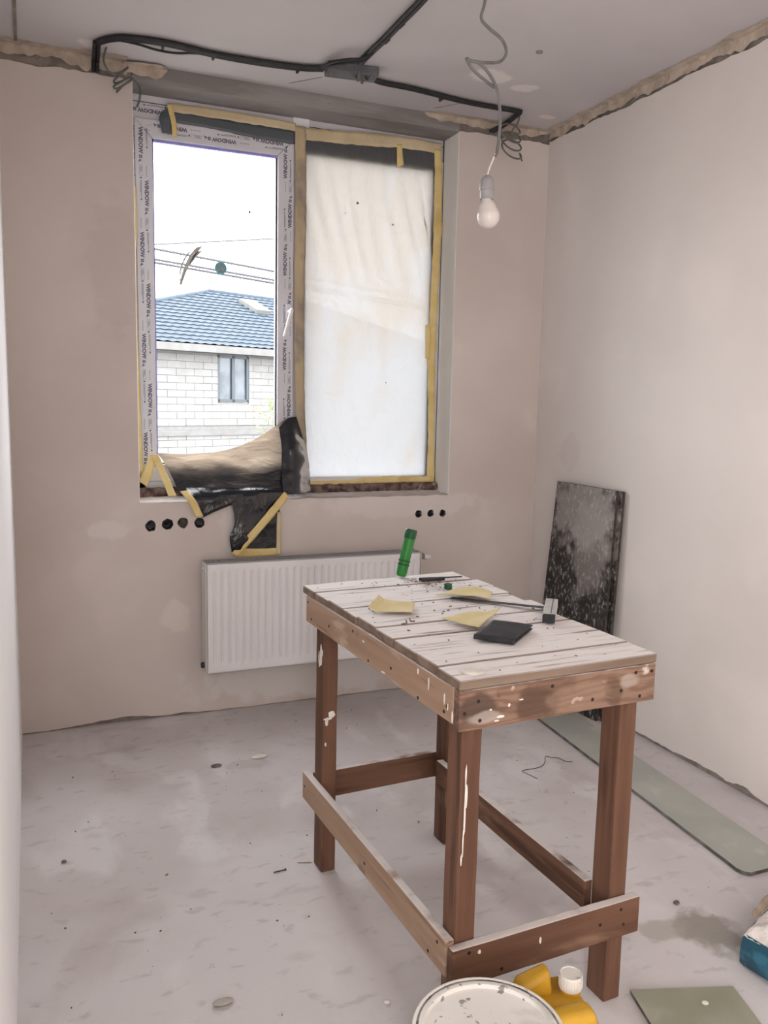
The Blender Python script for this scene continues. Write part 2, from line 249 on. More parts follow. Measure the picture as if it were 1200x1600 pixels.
# ------------------------------------------------------------------ mesh helpers
def nz1(p, s=1.0, seed=0.0): return noise.noise(Vector((p[0]*s+seed, p[1]*s-seed*.7, p[2]*s+seed*1.3)))
class MB:
    def __init__(s): s.v = []; s.f = []
    def add(s, vs, fs):
        k = len(s.v); s.v += [tuple(a) for a in vs]; s.f += [tuple(i+k for i in q) for q in fs]; return s
    def box(s, lo, hi, jit=0):
        vs = [Vector((lo[0] if not i & 1 else hi[0], lo[1] if not i & 2 else hi[1], lo[2] if not i & 4 else hi[2])) for i in range(8)]
        if jit: vs = [v + Vector((random.uniform(-jit, jit), random.uniform(-jit, jit), random.uniform(-jit, jit))) for v in vs]
        return s.hexa(vs)
    def hexa(s, vs):   # bit order x,y,z
        return s.add(vs, [(0, 2, 3, 1), (4, 5, 7, 6), (0, 1, 5, 4), (2, 6, 7, 3), (0, 4, 6, 2), (1, 3, 7, 5)])
    def obox(s, c, ax, half):
        c = Vector(c); a = [Vector(x).normalized()*h for x, h in zip(ax, half)]
        return s.hexa([c + (a[0] if i & 1 else -a[0]) + (a[1] if i & 2 else -a[1]) + (a[2] if i & 4 else -a[2]) for i in range(8)])
    def tube(s, pts, r, n=8, cap=True):
        pts = [Vector(p) for p in pts]; vs = []; N = len(pts); up = None
        for i, p in enumerate(pts):
            t = (pts[min(i+1, N-1)] - pts[max(i-1, 0)]).normalized()
            if up is None:
                up = Vector((0, 0, 1)) if abs(t.z) < .9 else Vector((1, 0, 0))
            a = (up - t*up.dot(t)).normalized(); b = t.cross(a); up = a
            rr = r[i] if isinstance(r, (list, tuple)) else r
            vs += [p + (a*math.cos(2*PI*k/n) + b*math.sin(2*PI*k/n))*rr for k in range(n)]
        fs = [(i*n+k, i*n+(k+1) % n, (i+1)*n+(k+1) % n, (i+1)*n+k) for i in range(N-1) for k in range(n)]
        if cap: fs += [tuple(reversed(range(n))), tuple((N-1)*n+k for k in range(n))]
        return s.add(vs, fs)
    def lathe(s, prof, c=(0, 0, 0), n=32, axis=(0, 0, 1), cap0=True, cap1=True):
        ax = Vector(axis).normalized(); a = ax.orthogonal().normalized(); b = ax.cross(a); c = Vector(c)
        vs = [c + ax*z + (a*math.cos(2*PI*k/n) + b*math.sin(2*PI*k/n))*r for r, z in prof for k in range(n)]
        fs = [(i*n+k, i*n+(k+1) % n, (i+1)*n+(k+1) % n, (i+1)*n+k) for i in range(len(prof)-1) for k in range(n)]
        if cap0: fs.append(tuple(reversed(range(n))))
        if cap1: fs.append(tuple((len(prof)-1)*n+k for k in range(n)))
        return s.add(vs, fs)
    def grid(s, fn, nu, nv):
        vs = [fn(i/nu, j/nv) for j in range(nv+1) for i in range(nu+1)]
        W = nu+1
        return s.add(vs, [(j*W+i, j*W+i+1, (j+1)*W+i+1, (j+1)*W+i) for j in range(nv) for i in range(nu)])
    def prism(s, loop, d):   # closed loop of 3D points, extruded by vector d
        n = len(loop); d = Vector(d); vs = [Vector(p) for p in loop] + [Vector(p)+d for p in loop]
        return s.add(vs, [tuple(reversed(range(n))), tuple(range(n, 2*n))] + [(i, (i+1) % n, n+(i+1) % n, n+i) for i in range(n)])
    def build(s, name, mat, parent=None, smooth=None, bevel=0, seg=2, local=False, thick=0, recalc=True, weld=0):
        me = bpy.data.meshes.new(name)
        vs = s.v
        if parent is not None and not local:
            o0 = wloc(parent); vs = [(a[0]-o0.x, a[1]-o0.y, a[2]-o0.z) for a in vs]
        me.from_pydata(vs, [], s.f)
        if recalc:
            bm = bmesh.new(); bm.from_mesh(me)
            if weld: bmesh.ops.remove_doubles(bm, verts=bm.verts, dist=weld)
            bmesh.ops.recalc_face_normals(bm, faces=bm.faces); bm.to_mesh(me); bm.free()
        me.materials.append(mat)
        o = bpy.data.objects.new(name, me); C.objects.link(o)
        if parent is not None: o.parent = parent
        if thick:
            q = o.modifiers.new('s', 'SOLIDIFY'); q.thickness = thick; q.offset = 0
        if bevel:
            q = o.modifiers.new('b', 'BEVEL'); q.width = bevel; q.segments = seg; q.limit_method = 'ANGLE'; q.angle_limit = math.radians(40)
        if smooth is not None:
            for p in me.polygons: p.use_smooth = True
            me.set_sharp_from_angle(angle=math.radians(smooth))
        return o
def wloc(o):
    l = Vector((0, 0, 0))
    while o is not None: l += o.location; o = o.parent
    return l
def tag(o, label=None, cat=None, group=None, kind=None):
    if label: o['label'] = label
    if cat: o['category'] = cat
    if group: o['group'] = group
    if kind: o['kind'] = kind
    return o
def thing(name, label, cat, loc=(0, 0, 0), group=None, rz=0):
    o = bpy.data.objects.new(name, None); C.objects.link(o); o.location = loc; o.rotation_euler = (0, 0, rz); o.empty_display_size = .05
    return tag(o, label, cat, group)
def spline(pts, k=8):
    """Catmull-Rom through the points"""
    P = [Vector(p) for p in pts]; P = [P[0]*2-P[1]] + P + [P[-1]*2-P[-2]]; o = []
    for i in range(1, len(P)-2):
        for j in range(k):
            t = j/k; a, b, c, d = P[i-1:i+3]
            o.append(.5*((2*b) + (c-a)*t + (2*a-5*b+4*c-d)*t*t + (3*b-a-3*c+d)*t**3))
    return o + [P[-2].copy()]
def sheet(loops, to3, d, name, mat, parent=None, smooth=None):
    """a slab: outline loops[0] with holes loops[1:] (2-D), mapped to 3-D by to3(a, b, depth), extruded through depth d"""
    pts = []; edges = []
    for lp in loops:
        k = len(pts); pts += [Vector(p) for p in lp]; edges += [(k+i, k+(i+1) % len(lp)) for i in range(len(lp))]
    vs, es, fs, _, _, _ = geometry.delaunay_2d_cdt(pts, edges, [], 0, 1e-5)
    def inside(p, lp):
        c = False; n = len(lp); j = n-1
        for i in range(n):
            if (lp[i][1] > p[1]) != (lp[j][1] > p[1]) and p[0] < (lp[j][0]-lp[i][0])*(p[1]-lp[i][1])/(lp[j][1]-lp[i][1])+lp[i][0]: c = not c
            j = i
        return c
    keep = []
    for q in fs:
        c = sum((vs[i] for i in q), Vector((0, 0)))/len(q)
        if inside(c, loops[0]) and not any(inside(c, h) for h in loops[1:]): keep.append(q)
    m = MB(); m.add([to3(v[0], v[1], 0) for v in vs], keep); m.add([to3(v[0], v[1], d) for v in vs], [tuple(reversed(q)) for q in keep])
    for lp in loops:
        n = len(lp); m.add([to3(p[0], p[1], 0) for p in lp] + [to3(p[0], p[1], d) for p in lp], [(i, (i+1) % n, n+(i+1) % n, n+i) for i in range(n)])
    return m.build(name, mat, parent, smooth=smooth, weld=1e-5)
def struct(o): o['kind'] = 'structure'; return o
def ragged(a0, a1, n, fn, amp, seed=0, s=14):
    return [(a0+(a1-a0)*i/n, fn(a0+(a1-a0)*i/n) + amp*nz1((a0+(a1-a0)*i/n, seed, 0), s, seed) + amp*.5*nz1((a0+(a1-a0)*i/n, seed, 3), s*4, seed)) for i in range(n+1)]

# ================================================================== ROOM
XL, H, YR = -2.474, 2.75, -5.1
WX0, WX1, WZ0, WZ1 = -1.98, -.497, .97, 2.69
struct(MB().box((XL-.1, YR-.1, -.12), (.35, .4, 0)).build('floor', m_floor))
ceiling = struct(MB().box((XL-.1, YR-.1, H), (.35, .4, H+.15)).build('ceiling', m_ceil))
MB().box((-2.412, -1.6, H-.003), (-2.400, -.02, H+.002)).build('joint_groove', m_sub, ceiling)
MB().lathe([(.013, 0), (.013, -.006), (.006, -.007)], (-.579, -.795, H), 14).build('dowel_plug', m_sub, ceiling, smooth=40)
m = MB()
for (x0, y0, x1, y1) in ((-1.345, -.06, -1.24, -.19), (-.66, -.06, -.56, -.20)):
    m.obox(((x0+x1)/2, (y0+y1)/2, H), (Vector((x1-x0, y1-y0, 0)), Vector((y0-y1, x1-x0, 0)), (0, 0, 1)), (math.hypot(x1-x0, y1-y0)/2, .002, .0015))
m.build('hairline_joint', m_sub, ceiling)
lw = MB().box((XL-.1, -3.9, 0), (XL, .4, H)); lw.box((XL-.1, YR-.1, 0), (XL, -4.94, H)); lw.box((XL-.1, -4.94, 2.22), (XL, -3.9, H))
struct(lw.build('wall_left', m_white))
struct(MB().box((XL-.1, -4.94, 0), (XL-.06, -3.9, 2.22)).build('niche_panel_1', m_white))  # added panel closing the lamp niche so no sky light enters
rear = MB()
rear.box((XL-.1, YR-.1, 0), (.3, YR, H))
struct(rear.build('wall_rear', m_bwall))

# back wall: mortar core with a plaster coat whose edges stop ragged; seven round socket holes
def blob(cx, cz, r, seed, n=22, amp=.22): return [(cx+r*(1+amp*nz1((math.cos(2*PI*k/n), math.sin(2*PI*k/n), seed), 1.6, seed))*math.cos(2*PI*k/n), cz+r*(1+amp*nz1((math.cos(2*PI*k/n), math.sin(2*PI*k/n), seed), 1.6, seed))*math.sin(2*PI*k/n)) for k in range(n)]
holes = [(-1.934, .869), (-1.863, .874), (-1.797, .878), (-1.725, .875), (-.658, .879), (-.592, .880), (-.525, .878)]
hl = [blob(x, z, .0235 if i < 4 else .018, i*3.1) for i, (x, z) in enumerate(holes)]
win = [(WX0, WZ0), (WX1, WZ0), (WX1, WZ1), (WX0, WZ1)]
def fback(a, b, d): return (a, d, b)
wall_back = struct(sheet([[(XL, 0), (.2, 0), (.2, H), (XL, H)], win] + hl, lambda a, b, d: (a, .012+d, b), .235, 'wall_back', m_sub))
def zb(x):
    g = math.exp(-((x+2.08)/.16)**2)*.020 + math.exp(-((x+1.80)/.05)**2)*.008
    return .004+g
bot = ragged(XL, .0, 150, zb, .004, 2)
topL = ragged(XL, WX0-.0, 60, lambda x: 2.685, .012, 5, 9)
topR = ragged(WX1, .0, 40, lambda x: 2.688, .010, 8, 9)
outl = bot + list(reversed(topR)) + [(WX1, WZ0)] + [(x, WZ0+.004*nz1((x, 0, 0), 20)) for x in [WX1-.03-i*.05 for i in range(29)]] + [(WX0, WZ0)] + list(reversed(topL))
sheet([outl] + hl, fback, .0125, 'plaster_coat', m_plaster, wall_back)
for i, (x, z) in enumerate(holes):
    r = .0235 if i < 4 else .018
    c = MB(); c.lathe([(r*1.02, .006), (r*.98, .012), (r*.93, .05), (.001, .052)], (x, 0, z), 20, axis=(0, 1, 0), cap0=False)
    cup = c.build('socket_hole', m_gasket if i != 2 else m_sub, wall_back, smooth=40)
    wv = MB()
    for k in range(2 if i < 4 else 1):
        a = random.uniform(0, 6.28)
        wv.tube(spline([(x+.012*math.cos(a), .05, z+.012*math.sin(a)), (x+.006*math.cos(a+1), .022, z+.006*math.sin(a+2)), (x+.014*math.cos(a+2.5), .008, z+.012*math.sin(a+2.5))], 5), .0028, 6)
    wv.build('wire_end', (m_wire_d, m_black, m_wire, m_wire_d, m_black, m_black, m_wire_d)[i], cup, smooth=60)
rv = MB(); rv.box((WX1-.002, .0005, WZ0+.001), (WX1+.01, .155, WZ1-.004)); rv.build('reveal', m_reveal, wall_back, bevel=.004)
rv = MB(); rv.box((WX0-.01, .0005, WZ0+.001), (WX0+.002, .155, WZ1-.004)); rv.build('reveal', m_reveal, wall_back, bevel=.004)
def sill_fn(u, v):
    x = WX0+.003+(WX1-WX0-.006)*u; y = .003+.15*v
    return (x, y, WZ0+.001+max(0, v-.45)*.028+.006*abs(nz1((x, y, 1), 22))*min(1, v*2.5))
MB().grid(sill_fn, 120, 10).build('sill_mortar', M('pale_sill_mortar', (.70, .63, .60), (.78, .73, .70), 20, coord='World', rough=.95, bump=.15, bscale=40), wall_back, smooth=70)
def rub(u, v):
    x = WX0+.004+(WX1-WX0-.008)*u; a = v*PI
    return (x, .128-.010*math.sin(a)-.014*nz1((x, v, 4), 35), WZ0+.010+(1-math.cos(a))*.021+.004*nz1((x, v, 7), 30))
MB().grid(rub, 160, 6).build('foam_bead', M('red_brown_foam', (.075, .042, .036), (.22, .16, .14), 26, coord='World', rough=.9, bump=.8, bscale=60, over=(((.45, .36, .32), 24, .60, .68, (1, 1, 1), .7),)), wall_back, smooth=70)
lint = struct(MB().box((WX0+.0005, .004, WZ1-.004), (WX1-.0005, .2465, H-.0005)).build('trim_1', m_lintel))
def lumps(name, mat, A, Bv, dn, wid, parent, taper=False, nu=120, seed=0, amp=.010, thick=.004):
    """a rough mortar fillet along A -> B; dn(t) gives the two edge directions"""
    A = Vector(A); Bv = Vector(Bv); e1, e2 = [Vector(x) for x in dn]
    def fn(u, v):
        p = A.lerp(Bv, u); k = wid*(1+.65*nz1(p, 9, seed)+.4*nz1(p, 30, seed))*min(1, .25+6*min(u, 1-u) if taper else 1)
        q = e1*max(0, 1-2*v)*k + e2*max(0, 2*v-1)*k
        nn = (e1+e2).normalized()
        return p + q + nn*(.002+thick*(1-abs(2*v-1))*(1+nz1(p+q, 25, seed)) + amp*.35*nz1(p+q, 60, seed)*(1-abs(2*v-1)))
    return MB().grid(fn, nu, 8).build(name, mat, parent, smooth=60)
lumps('mortar_fillet', m_fillet, (XL, 0, H), (-2.0, 0, H), ((0, 0, -1), (0, -1, 0)), .040, wall_back, seed=3)
lumps('mortar_fillet', m_fillet, (-2.02, 0, H-.01), (-1.84, 0, H-.005), ((0, 0, -1), (0, -1, 0)), .038, wall_back, True, seed=5, amp=.016)
lumps('mortar_fillet', m_fillet, (-.68, 0, H), (0, 0, H), ((0, 0, -1), (0, -1, 0)), .030, wall_back, True, seed=8, amp=.014)

# right wall
def frt(a, b, d): return (d, a, b)
wall_right = struct(MB().box((.012, YR, 0), (.3, .012, H)).build('wall_right', m_sub))
botr = ragged(.0, YR, 300, lambda y: .013+.008*nz1((y, 0, 0), 3, 4)+.016*math.exp(-((y+1.28)/.14)**2)+.014*math.exp(-((y+1.5)/.07)**2), .008, 12)
topr = ragged(YR, .0, 200, lambda y: 2.70, .012, 15, 8)
sheet([botr + topr], frt, .0125, 'plaster_coat', m_plaster_r, wall_right)
lumps('mortar_fillet', m_fillet, (0, .0, H), (0, -2.6, H), ((0, 0, -1), (-1, 0, 0)), .036, wall_right, nu=260, seed=11)

# ================================================================== WINDOW
win1 = struct(bpy.data.objects.new('window_1', None)); C.objects.link(win1); win1.location = (-1.24, .15, .97)
YF = .15       # front plane of the frame
def member(x0, z0, x1, z1, y0, y1, name, mat, parent, bev=.004): return MB().box((x0, y0, z0), (x1, y1, z1)).build(name, mat, parent, bevel=bev)
FX0, FX1, FZ0, FZ1 = -1.975, -.500, .985, 2.688
fr_top = member(FX0, 2.585, FX1, FZ1, YF+.012, YF+.075, 'frame_member', m_film_print, win1)
fr_left = member(FX0, FZ0, FX0+.045, 2.585, YF+.012, YF+.075, 'frame_member', m_film_print, win1)
fr_right = member(FX1-.058, FZ0, FX1, 2.585, YF+.004, YF+.05, 'frame_member', m_film_print, win1)
fr_bot = member(FX0, FZ0, FX1, 1.05, YF+.012, YF+.075, 'frame_member', m_pvc, win1)
fr_mull = member(-1.262, 1.05, -1.206, 2.585, YF+.010, YF+.075, 'mullion', m_film_print, win1)
MB().box((FX0, YF+.0105, 2.655), (-1.262, YF+.0125, 2.658)).box((-1.19, YF+.0105, 2.655), (FX1, YF+.0125, 2.658)).build('profile_seam', m_gasket, fr_top)
MB().box((-1.262, YF+.004, 2.62), (-1.185, YF+.012, FZ1)).build('coupling_cover', m_pvc, fr_top, bevel=.002)
# left opening sash
SX0, SX1, SZ0, SZ1 = -1.957, -1.258, 1.046, 2.589
GX0, GX1, GZ0, GZ1 = -1.884, -1.334, 1.125, 2.510
sash = bpy.data.objects.new('sash', None); C.objects.link(sash); sash.parent = win1; sash.location = (0, 0, 0)
def stile(loop, name):
    m = MB(); m.prism([(a, YF-.004, b) for a, b in loop], (0, .066, 0)); return m.build(name, m_film_print, sash, bevel=.005)
st_l = stile([(SX0, SZ0), (GX0, GZ0), (GX0, GZ1), (SX0, SZ1)], 'stile')
st_r = stile([(SX1, SZ0), (SX1, SZ1), (GX1, GZ1), (GX1, GZ0)], 'stile')
rl_t = stile([(SX0, SZ1), (GX0, GZ1), (GX1, GZ1), (SX1, SZ1)], 'top_rail')
rl_b = stile([(SX0, SZ0), (SX1, SZ0), (GX1, GZ0), (GX0, GZ0)], 'bottom_rail')
g = MB()
g.box((GX0, YF+.002, GZ0), (GX0+.005, YF+.012, GZ1)); g.box((GX0, YF+.002, GZ1-.010), (GX1, YF+.012, GZ1))
tag(g.build('film_edge', m_blue, sash), 'blue film edge round the glass')
g = MB(); g.box((GX1-.007, YF+.008, GZ0), (GX1, YF+.03, GZ1)); g.box((GX0, YF+.008, GZ0), (GX1, YF+.03, GZ0+.006)); g.build('gasket', m_gasket, sash)
MB().box((GX0, YF+.024, GZ0), (GX1, YF+.028, GZ1)).build('glass', m_glass, sash)
MB().box((-1.206, YF+.016, 1.05), (-.558, YF+.020, 2.545)).build('fixed_glass', m_glass, win1)
bd = MB()
for a, b in (((-1.206, 1.05), (-1.199, 2.545)), ((-.566, 1.05), (-.558, 2.545)), ((-1.206, 2.535), (-.558, 2.545)), ((-1.206, 1.05), (-.558, 1.060))):
    bd.box((a[0], YF+.002, a[1]), (b[0], YF+.024, b[1]))
bd.build('glazing_bead', m_pvc, win1)
MB().box((-1.206, YF+.002, 2.545), (-.558, YF+.05, 2.585)).build('frame_member', m_film_print, win1)
# marks on the left pane
yg = YF+.0235
hc = hit(345, 419, 1, yg)
stk = MB().lathe([(.0275, .0), (.0275, -.0006), (.021, -.0008)], hc, 28, axis=(0, 1, 0)).build('pane_sticker', film('teal_sticker', (.14, .26, .265), (.06, .20, .22), gloss=.04), sash)
MB().lathe([(.0205, -.0008), (.019, -.0014)], hc, 24, axis=(0, 1, 0)).build('sticker_centre', film('pale_sticker_centre', (.50, .58, .58), (.2, .3, .32), gloss=.04, c2=(.30, .40, .42), scale=70), stk)
sm = MB()
for pl, wd in (([(282, 445), (288, 425), (297, 405), (308, 390), (315, 385)], [2, 3, 3.5, 3.5, 1]), ([(283, 447), (281, 430), (285, 412), (294, 396), (304, 386)], [.6, 1.2, 1.5, 1.2, .6]), ([(297, 413), (303, 403), (310, 395), (317, 391)], [1, 2.2, 2.2, .6])):
    P = spline([hit(a, b, 1, yg) for a, b in pl], 5); W = spline([(q, 0, 0) for q in wd], 5); k = 2.9e-3
    for i in range(len(P)-1):
        n0 = Vector((.86, 0, -.5))*k*.95
        a0, a1 = W[i].x, W[i+1].x
        sm.hexa([P[i]-n0*a0, P[i]+n0*a0, P[i]-n0*a0+Vector((0, -.0008, 0)), P[i]+n0*a0+Vector((0, -.0008, 0)), P[i+1]-n0*a1, P[i+1]+n0*a1, P[i+1]-n0*a1+Vector((0, -.0008, 0)), P[i+1]+n0*a1+Vector((0, -.0008, 0))])
sm.build('putty_smear', film('grey_smear', (.14, .137, .133), (.25, .24, .23), gloss=.04, c2=(.30, .295, .285), scale=50, stretch=(3, 1, 1)), sash)
MB().prism([(hit(390, 331, 1, yg)+Vector((a*.006, 0, b*.009))) for a, b in ((-1, -.6), (.2, -.8), (.9, -1), (.6, .5), (0, 1), (-.6, .4))], (0, -.001, 0)).build('dirt_speck', m_crumb, sash)
# handle
hp = hit(450, 487, 1, YF-.004)
hn = bpy.data.objects.new('handle', None); C.objects.link(hn); hn.parent = sash
MB().box((hp.x-.013, YF-.014, hp.z-.035), (hp.x+.013, YF-.004, hp.z+.035)).build('handle_plate', m_pvc, hn, bevel=.005)
h2 = Vector((hp.x, YF-.014, hp.z))
m = MB().tube([h2+Vector((0, .004, 0)), h2+Vector((0, -.045, 0))], .009, 12)
m.tube(spline([h2+Vector((.004, -.045, .008)), h2+Vector((-.004, -.052, -.012)), h2+Vector((-.022, -.056, -.07)), h2+Vector((-.036, -.056, -.118))], 5), [.009]*5+[.0085]*5+[.007]*6, 12)
m.build('lever', m_pvc, hn, smooth=50)

# printed lettering on the protective film
def text_mesh(s, size, bold=.0):
    c = bpy.data.curves.new('t', 'FONT'); c.body = s; c.size = size; c.offset = bold; c.resolution_u = 2
    o = bpy.data.objects.new('t', c); C.objects.link(o)
    me = bpy.data.meshes.new_from_object(o.evaluated_get(bpy.context.evaluated_depsgraph_get()))
    vs = [v.co.copy() for v in me.vertices]; fs = [tuple(p.vertices) for p in me.polygons]
    bpy.data.objects.remove(o); bpy.data.curves.remove(c); bpy.data.meshes.remove(me)
    return vs, fs
T_BIG, T_SMALL = text_mesh('WINDOW', .0225, .0011), text_mesh('WINDOW', .011, .0003)
def unit(flip):
    """one printed repeat, 2-D: s along the reading direction, t across"""
    V = []; Fs = []
    def put(vs, fs, dx, dy):
        k = len(V); V.extend((v[0]+dx, v[1]+dy) for v in vs); Fs.extend(tuple(i+k for i in f) for f in fs)
    def bar(x0, x1, y0, y1): put([(x0, y0), (x1, y0), (x1, y1), (x0, y1)], [(0, 1, 2, 3)], 0, 0)
    t0 = .004 if flip else -.018
    put(*T_BIG, .0, t0)
    L = max(v.x for v in T_BIG[0])
    for i in range(2):
        for j in range(2): bar(L+.005+i*.007, L+.011+i*.007, t0+j*.007, t0+.006+j*.007)
    put([(L+.020, t0+.003), (L+.036, t0-.004), (L+.028, t0+.010), (L+.034, t0+.0165)], [(0, 1, 2), (0, 2, 3)], 0, 0)
    t1 = -.016 if flip else .010
    bar(.0, .05, t1, t1+.0014); bar(.0, .07, t1+.004, t1+.0062); bar(.075, .083, t1+.002, t1+.0075)
    s0 = L+.045
    bar(s0, s0+.045, t0, t0+.0008); bar(s0, s0+.045, t0+.012, t0+.0128); bar(s0, s0+.0008, t0, t0+.012); bar(s0+.044, s0+.045, t0, t0+.012)
    for i in range(3): bar(s0+.005, s0+.036-.006*i, t0+.003+.003*i, t0+.0042+.003*i)
    bar(s0+.05, s0+.056, t0+.002, t0+.010)
    for i in range(5): bar(s0+.005+i*.009, s0+.010+i*.009, t1+.0, t1+.003)
    return V, Fs, s0+.062
UN = [unit(False), unit(True)]
def lettering(parent, o, sdir, tdir, length, y, seed=0, scl=1):
    m = MB(); s = .01; k = seed; o = Vector(o); sd = Vector(sdir); td = Vector(tdir)
    while s < length-.06:
        V, Fs, w_ = UN[k % 2]; k += 1
        pts = [o + sd*(s+a*scl) + td*(b*scl) for a, b in V]
        pts = [Vector((p.x, y, p.z)) for p in pts]
        lim = [sd.dot(p-o) < length for p in pts]
        m.add(pts, [f for f in Fs if all(lim[i] for i in f)])
        s += w_*scl
    q = m.build('printed_lettering', m_ink, parent, recalc=False); q['kind'] = 'stuff'
yl = YF-.0046
lettering(st_l, (-1.922, 0, 2.56), (0, 0, -1), (1, 0, 0), 1.44, yl)
lettering(st_r, (-1.288, 0, 1.12), (0, 0, 1), (-1, 0, 0), 1.44, yl, 1)
lettering(rl_t, (-1.30, 0, 2.552), (-1, 0, 0), (0, 0, -1), .62, yl)
lettering(fr_top, (-.54, 0, 2.635), (-1, 0, 0), (0, 0, -1), 1.42, YF+.0113, 1)
lettering(fr_left, (-1.945, 0, 2.57), (0, 0, -1), (1, 0, 0), .3, YF+.0113)

# ================================================================== MASKING FILM AND TAPE
def ribbon(name, A, Bp, mat, parent, n=40, wob=.0012, seed=0, dy=0.0):
    """a strip of tape between two edge lines given as (px, py, depth y)"""
    ea = spline([hit(a, b, 1, y) for a, b, y in A], 10); eb = spline([hit(a, b, 1, y) for a, b, y in Bp], 10)
    def at(E_, t):
        q = t*(len(E_)-1); i = min(int(q), len(E_)-2); return E_[i].lerp(E_[i+1], q-i)
    def fn(u, v):
        a, b = at(ea, v), at(eb, v); p = a.lerp(b, u)
        k = 1 if 0 < u < 1 else 1
        return p + (b-a).normalized()*(wob*1.4*nz1(p, 26, seed+u*5)) + Vector((0, dy - .0035*abs(nz1(p, 13, seed)) - .0012*nz1(p, 40, seed), 0))
    return MB().grid(fn, 4, n).build(name, mat, parent, smooth=80, thick=.0003)
Y1 = YF-.006
fixed = thing('masking_film', 'grey translucent film taped over the closed window pane', 'plastic sheet', (-.9, YF, 1.06))
def film_fn(u, v):
    x = -1.213+.668*u; z = 1.055+1.565*v
    # creases that run down and across from the upper corner, and loose folds near the bottom
    q = .0035*math.sin(38*(u*1.25+v*.62)+3*nz1((u, v, 0), 3))*max(0, 1-abs(v-.78)*3.2)
    q += .0025*nz1((x*2+z*1.2, z*.6, 1), 7)*max(0, .5-v)*1.6 + .0014*nz1((x, z, 2), 5) + .0006*nz1((x, z*2, 3), 30)
    return (x, Y1+q, z)
MB().grid(film_fn, 90, 190).build('film', m_sheet, fixed, smooth=80)
ribbon('tape_strip', [(461, 196, Y1-.004), (461, 330, Y1-.004), (460, 480, Y1-.004), (461, 620, Y1-.004), (470, 762, Y1-.004)], [(477, 198, Y1-.004), (479, 330, Y1-.004), (475, 480, Y1-.004), (476, 620, Y1-.004), (483, 762, Y1-.004)], m_tape2, fixed, 90, .003, 2)
ribbon('tape_strip', [(478, 200, Y1-.003), (560, 206, Y1-.003), (620, 212, Y1-.003), (690, 224, Y1-.003)], [(478, 219, Y1-.003), (560, 227, Y1-.003), (620, 231, Y1-.003), (690, 240, Y1-.003)], m_tape3, fixed, 60, .003, 3)
ribbon('tape_strip', [(679, 232, Y1-.004), (678, 340, Y1-.004), (673, 450, Y1-.004), (668, 560, Y1-.006), (669, 660, Y1-.004), (666, 764, Y1-.004)], [(690, 234, Y1-.004), (691, 340, Y1-.004), (685, 450, Y1-.006), (680, 560, Y1-.010), (679, 660, Y1-.004), (678, 766, Y1-.004)], m_tape, fixed, 110, .004, 4)
ribbon('tape_strip', [(480, 752, Y1-.005), (540, 750, Y1-.005), (600, 745, Y1-.005), (675, 744, Y1-.005)], [(478, 760, Y1-.005), (540, 758, Y1-.005), (600, 755, Y1-.005), (676, 753, Y1-.005)], m_tape, fixed, 60, .003, 5)
ribbon('tape_tab', [(620, 225, Y1-.006), (620, 262, Y1-.012)], [(628, 226, Y1-.006), (631, 258, Y1-.012)], m_tape, fixed, 14, .001, 6)
ribbon('tape_tab', [(665, 508, Y1-.012), (664, 560, Y1-.018)], [(673, 506, Y1-.012), (672, 562, Y1-.018)], m_tape, fixed, 14, .002, 7)
ribbon('tape_tab', [(552, 757, Y1-.008), (546, 773, Y1-.02)], [(560, 752, Y1-.008), (552, 772, Y1-.02)], m_tape3, fixed, 10, .001, 8)
for px, py, r in ((559, 317, .006), (614, 351, .005), (540, 332, .003), (603, 598, .003)):
    c = hit(px, py, 1, Y1-.007); MB().prism([c+Vector((r*(1+.3*nz1((k, px, 0), .7))*math.cos(k*PI/4), 0, r*math.sin(k*PI/4))) for k in range(8)], (0, .001, 0)).build('dirt_speck', m_crumb, fixed)
fixed2 = thing('film_remnant', 'torn strip of dark film under tape across the top of the opening sash', 'plastic sheet', (-1.6, YF, 2.6))
yt = YF-.008
ribbon('film', [(266, 172, yt+.002), (330, 182, yt+.002), (400, 194, yt+.002), (460, 203, yt+.002)], [(275, 191, yt), (330, 201, yt), (400, 216, yt), (461, 226, yt)], m_black_film if False else film('slate_film', (.02, .022, .025), (.085, .10, .115), gloss=.05, rough=.4), fixed2, 50, .002, 9)
ribbon('tape_strip', [(262, 161, yt-.003), (330, 169, yt-.003), (400, 181, yt-.003), (462, 192, yt-.003)], [(264, 174, yt-.003), (330, 184, yt-.003), (400, 195, yt-.003), (462, 205, yt-.003)], m_tape3, fixed2, 60, .003, 10)
ribbon('film_fold', [(256, 172, yt-.002), (249, 184, yt-.006), (253, 208, yt-.008)], [(263, 168, yt-.004), (267, 186, yt-.014), (270, 210, yt-.014)], bpy.data.materials['slate_film'], fixed2, 20, .002, 11)
ribbon('tape_end', [(260, 162, yt-.006), (267, 190, yt-.016), (269, 213, yt-.018)], [(268, 163, yt-.006), (275, 188, yt-.016), (277, 213, yt-.018)], m_tape, fixed2, 20, .001, 12)
te = thing('tape_strip', 'narrow yellow tape strip down the outer edge of the window frame', 'tape', (-1.97, YF, 1.7))
ribbon('tape', [(207, 289, .140), (208, 360, .140), (210, 420, .140), (212, 560, .140), (216, 740, .138)], [(213, 291, .138), (214, 360, .138), (213, 420, .138), (217, 560, .138), (224, 742, .136)], m_tape, te, 70, .002, 14)

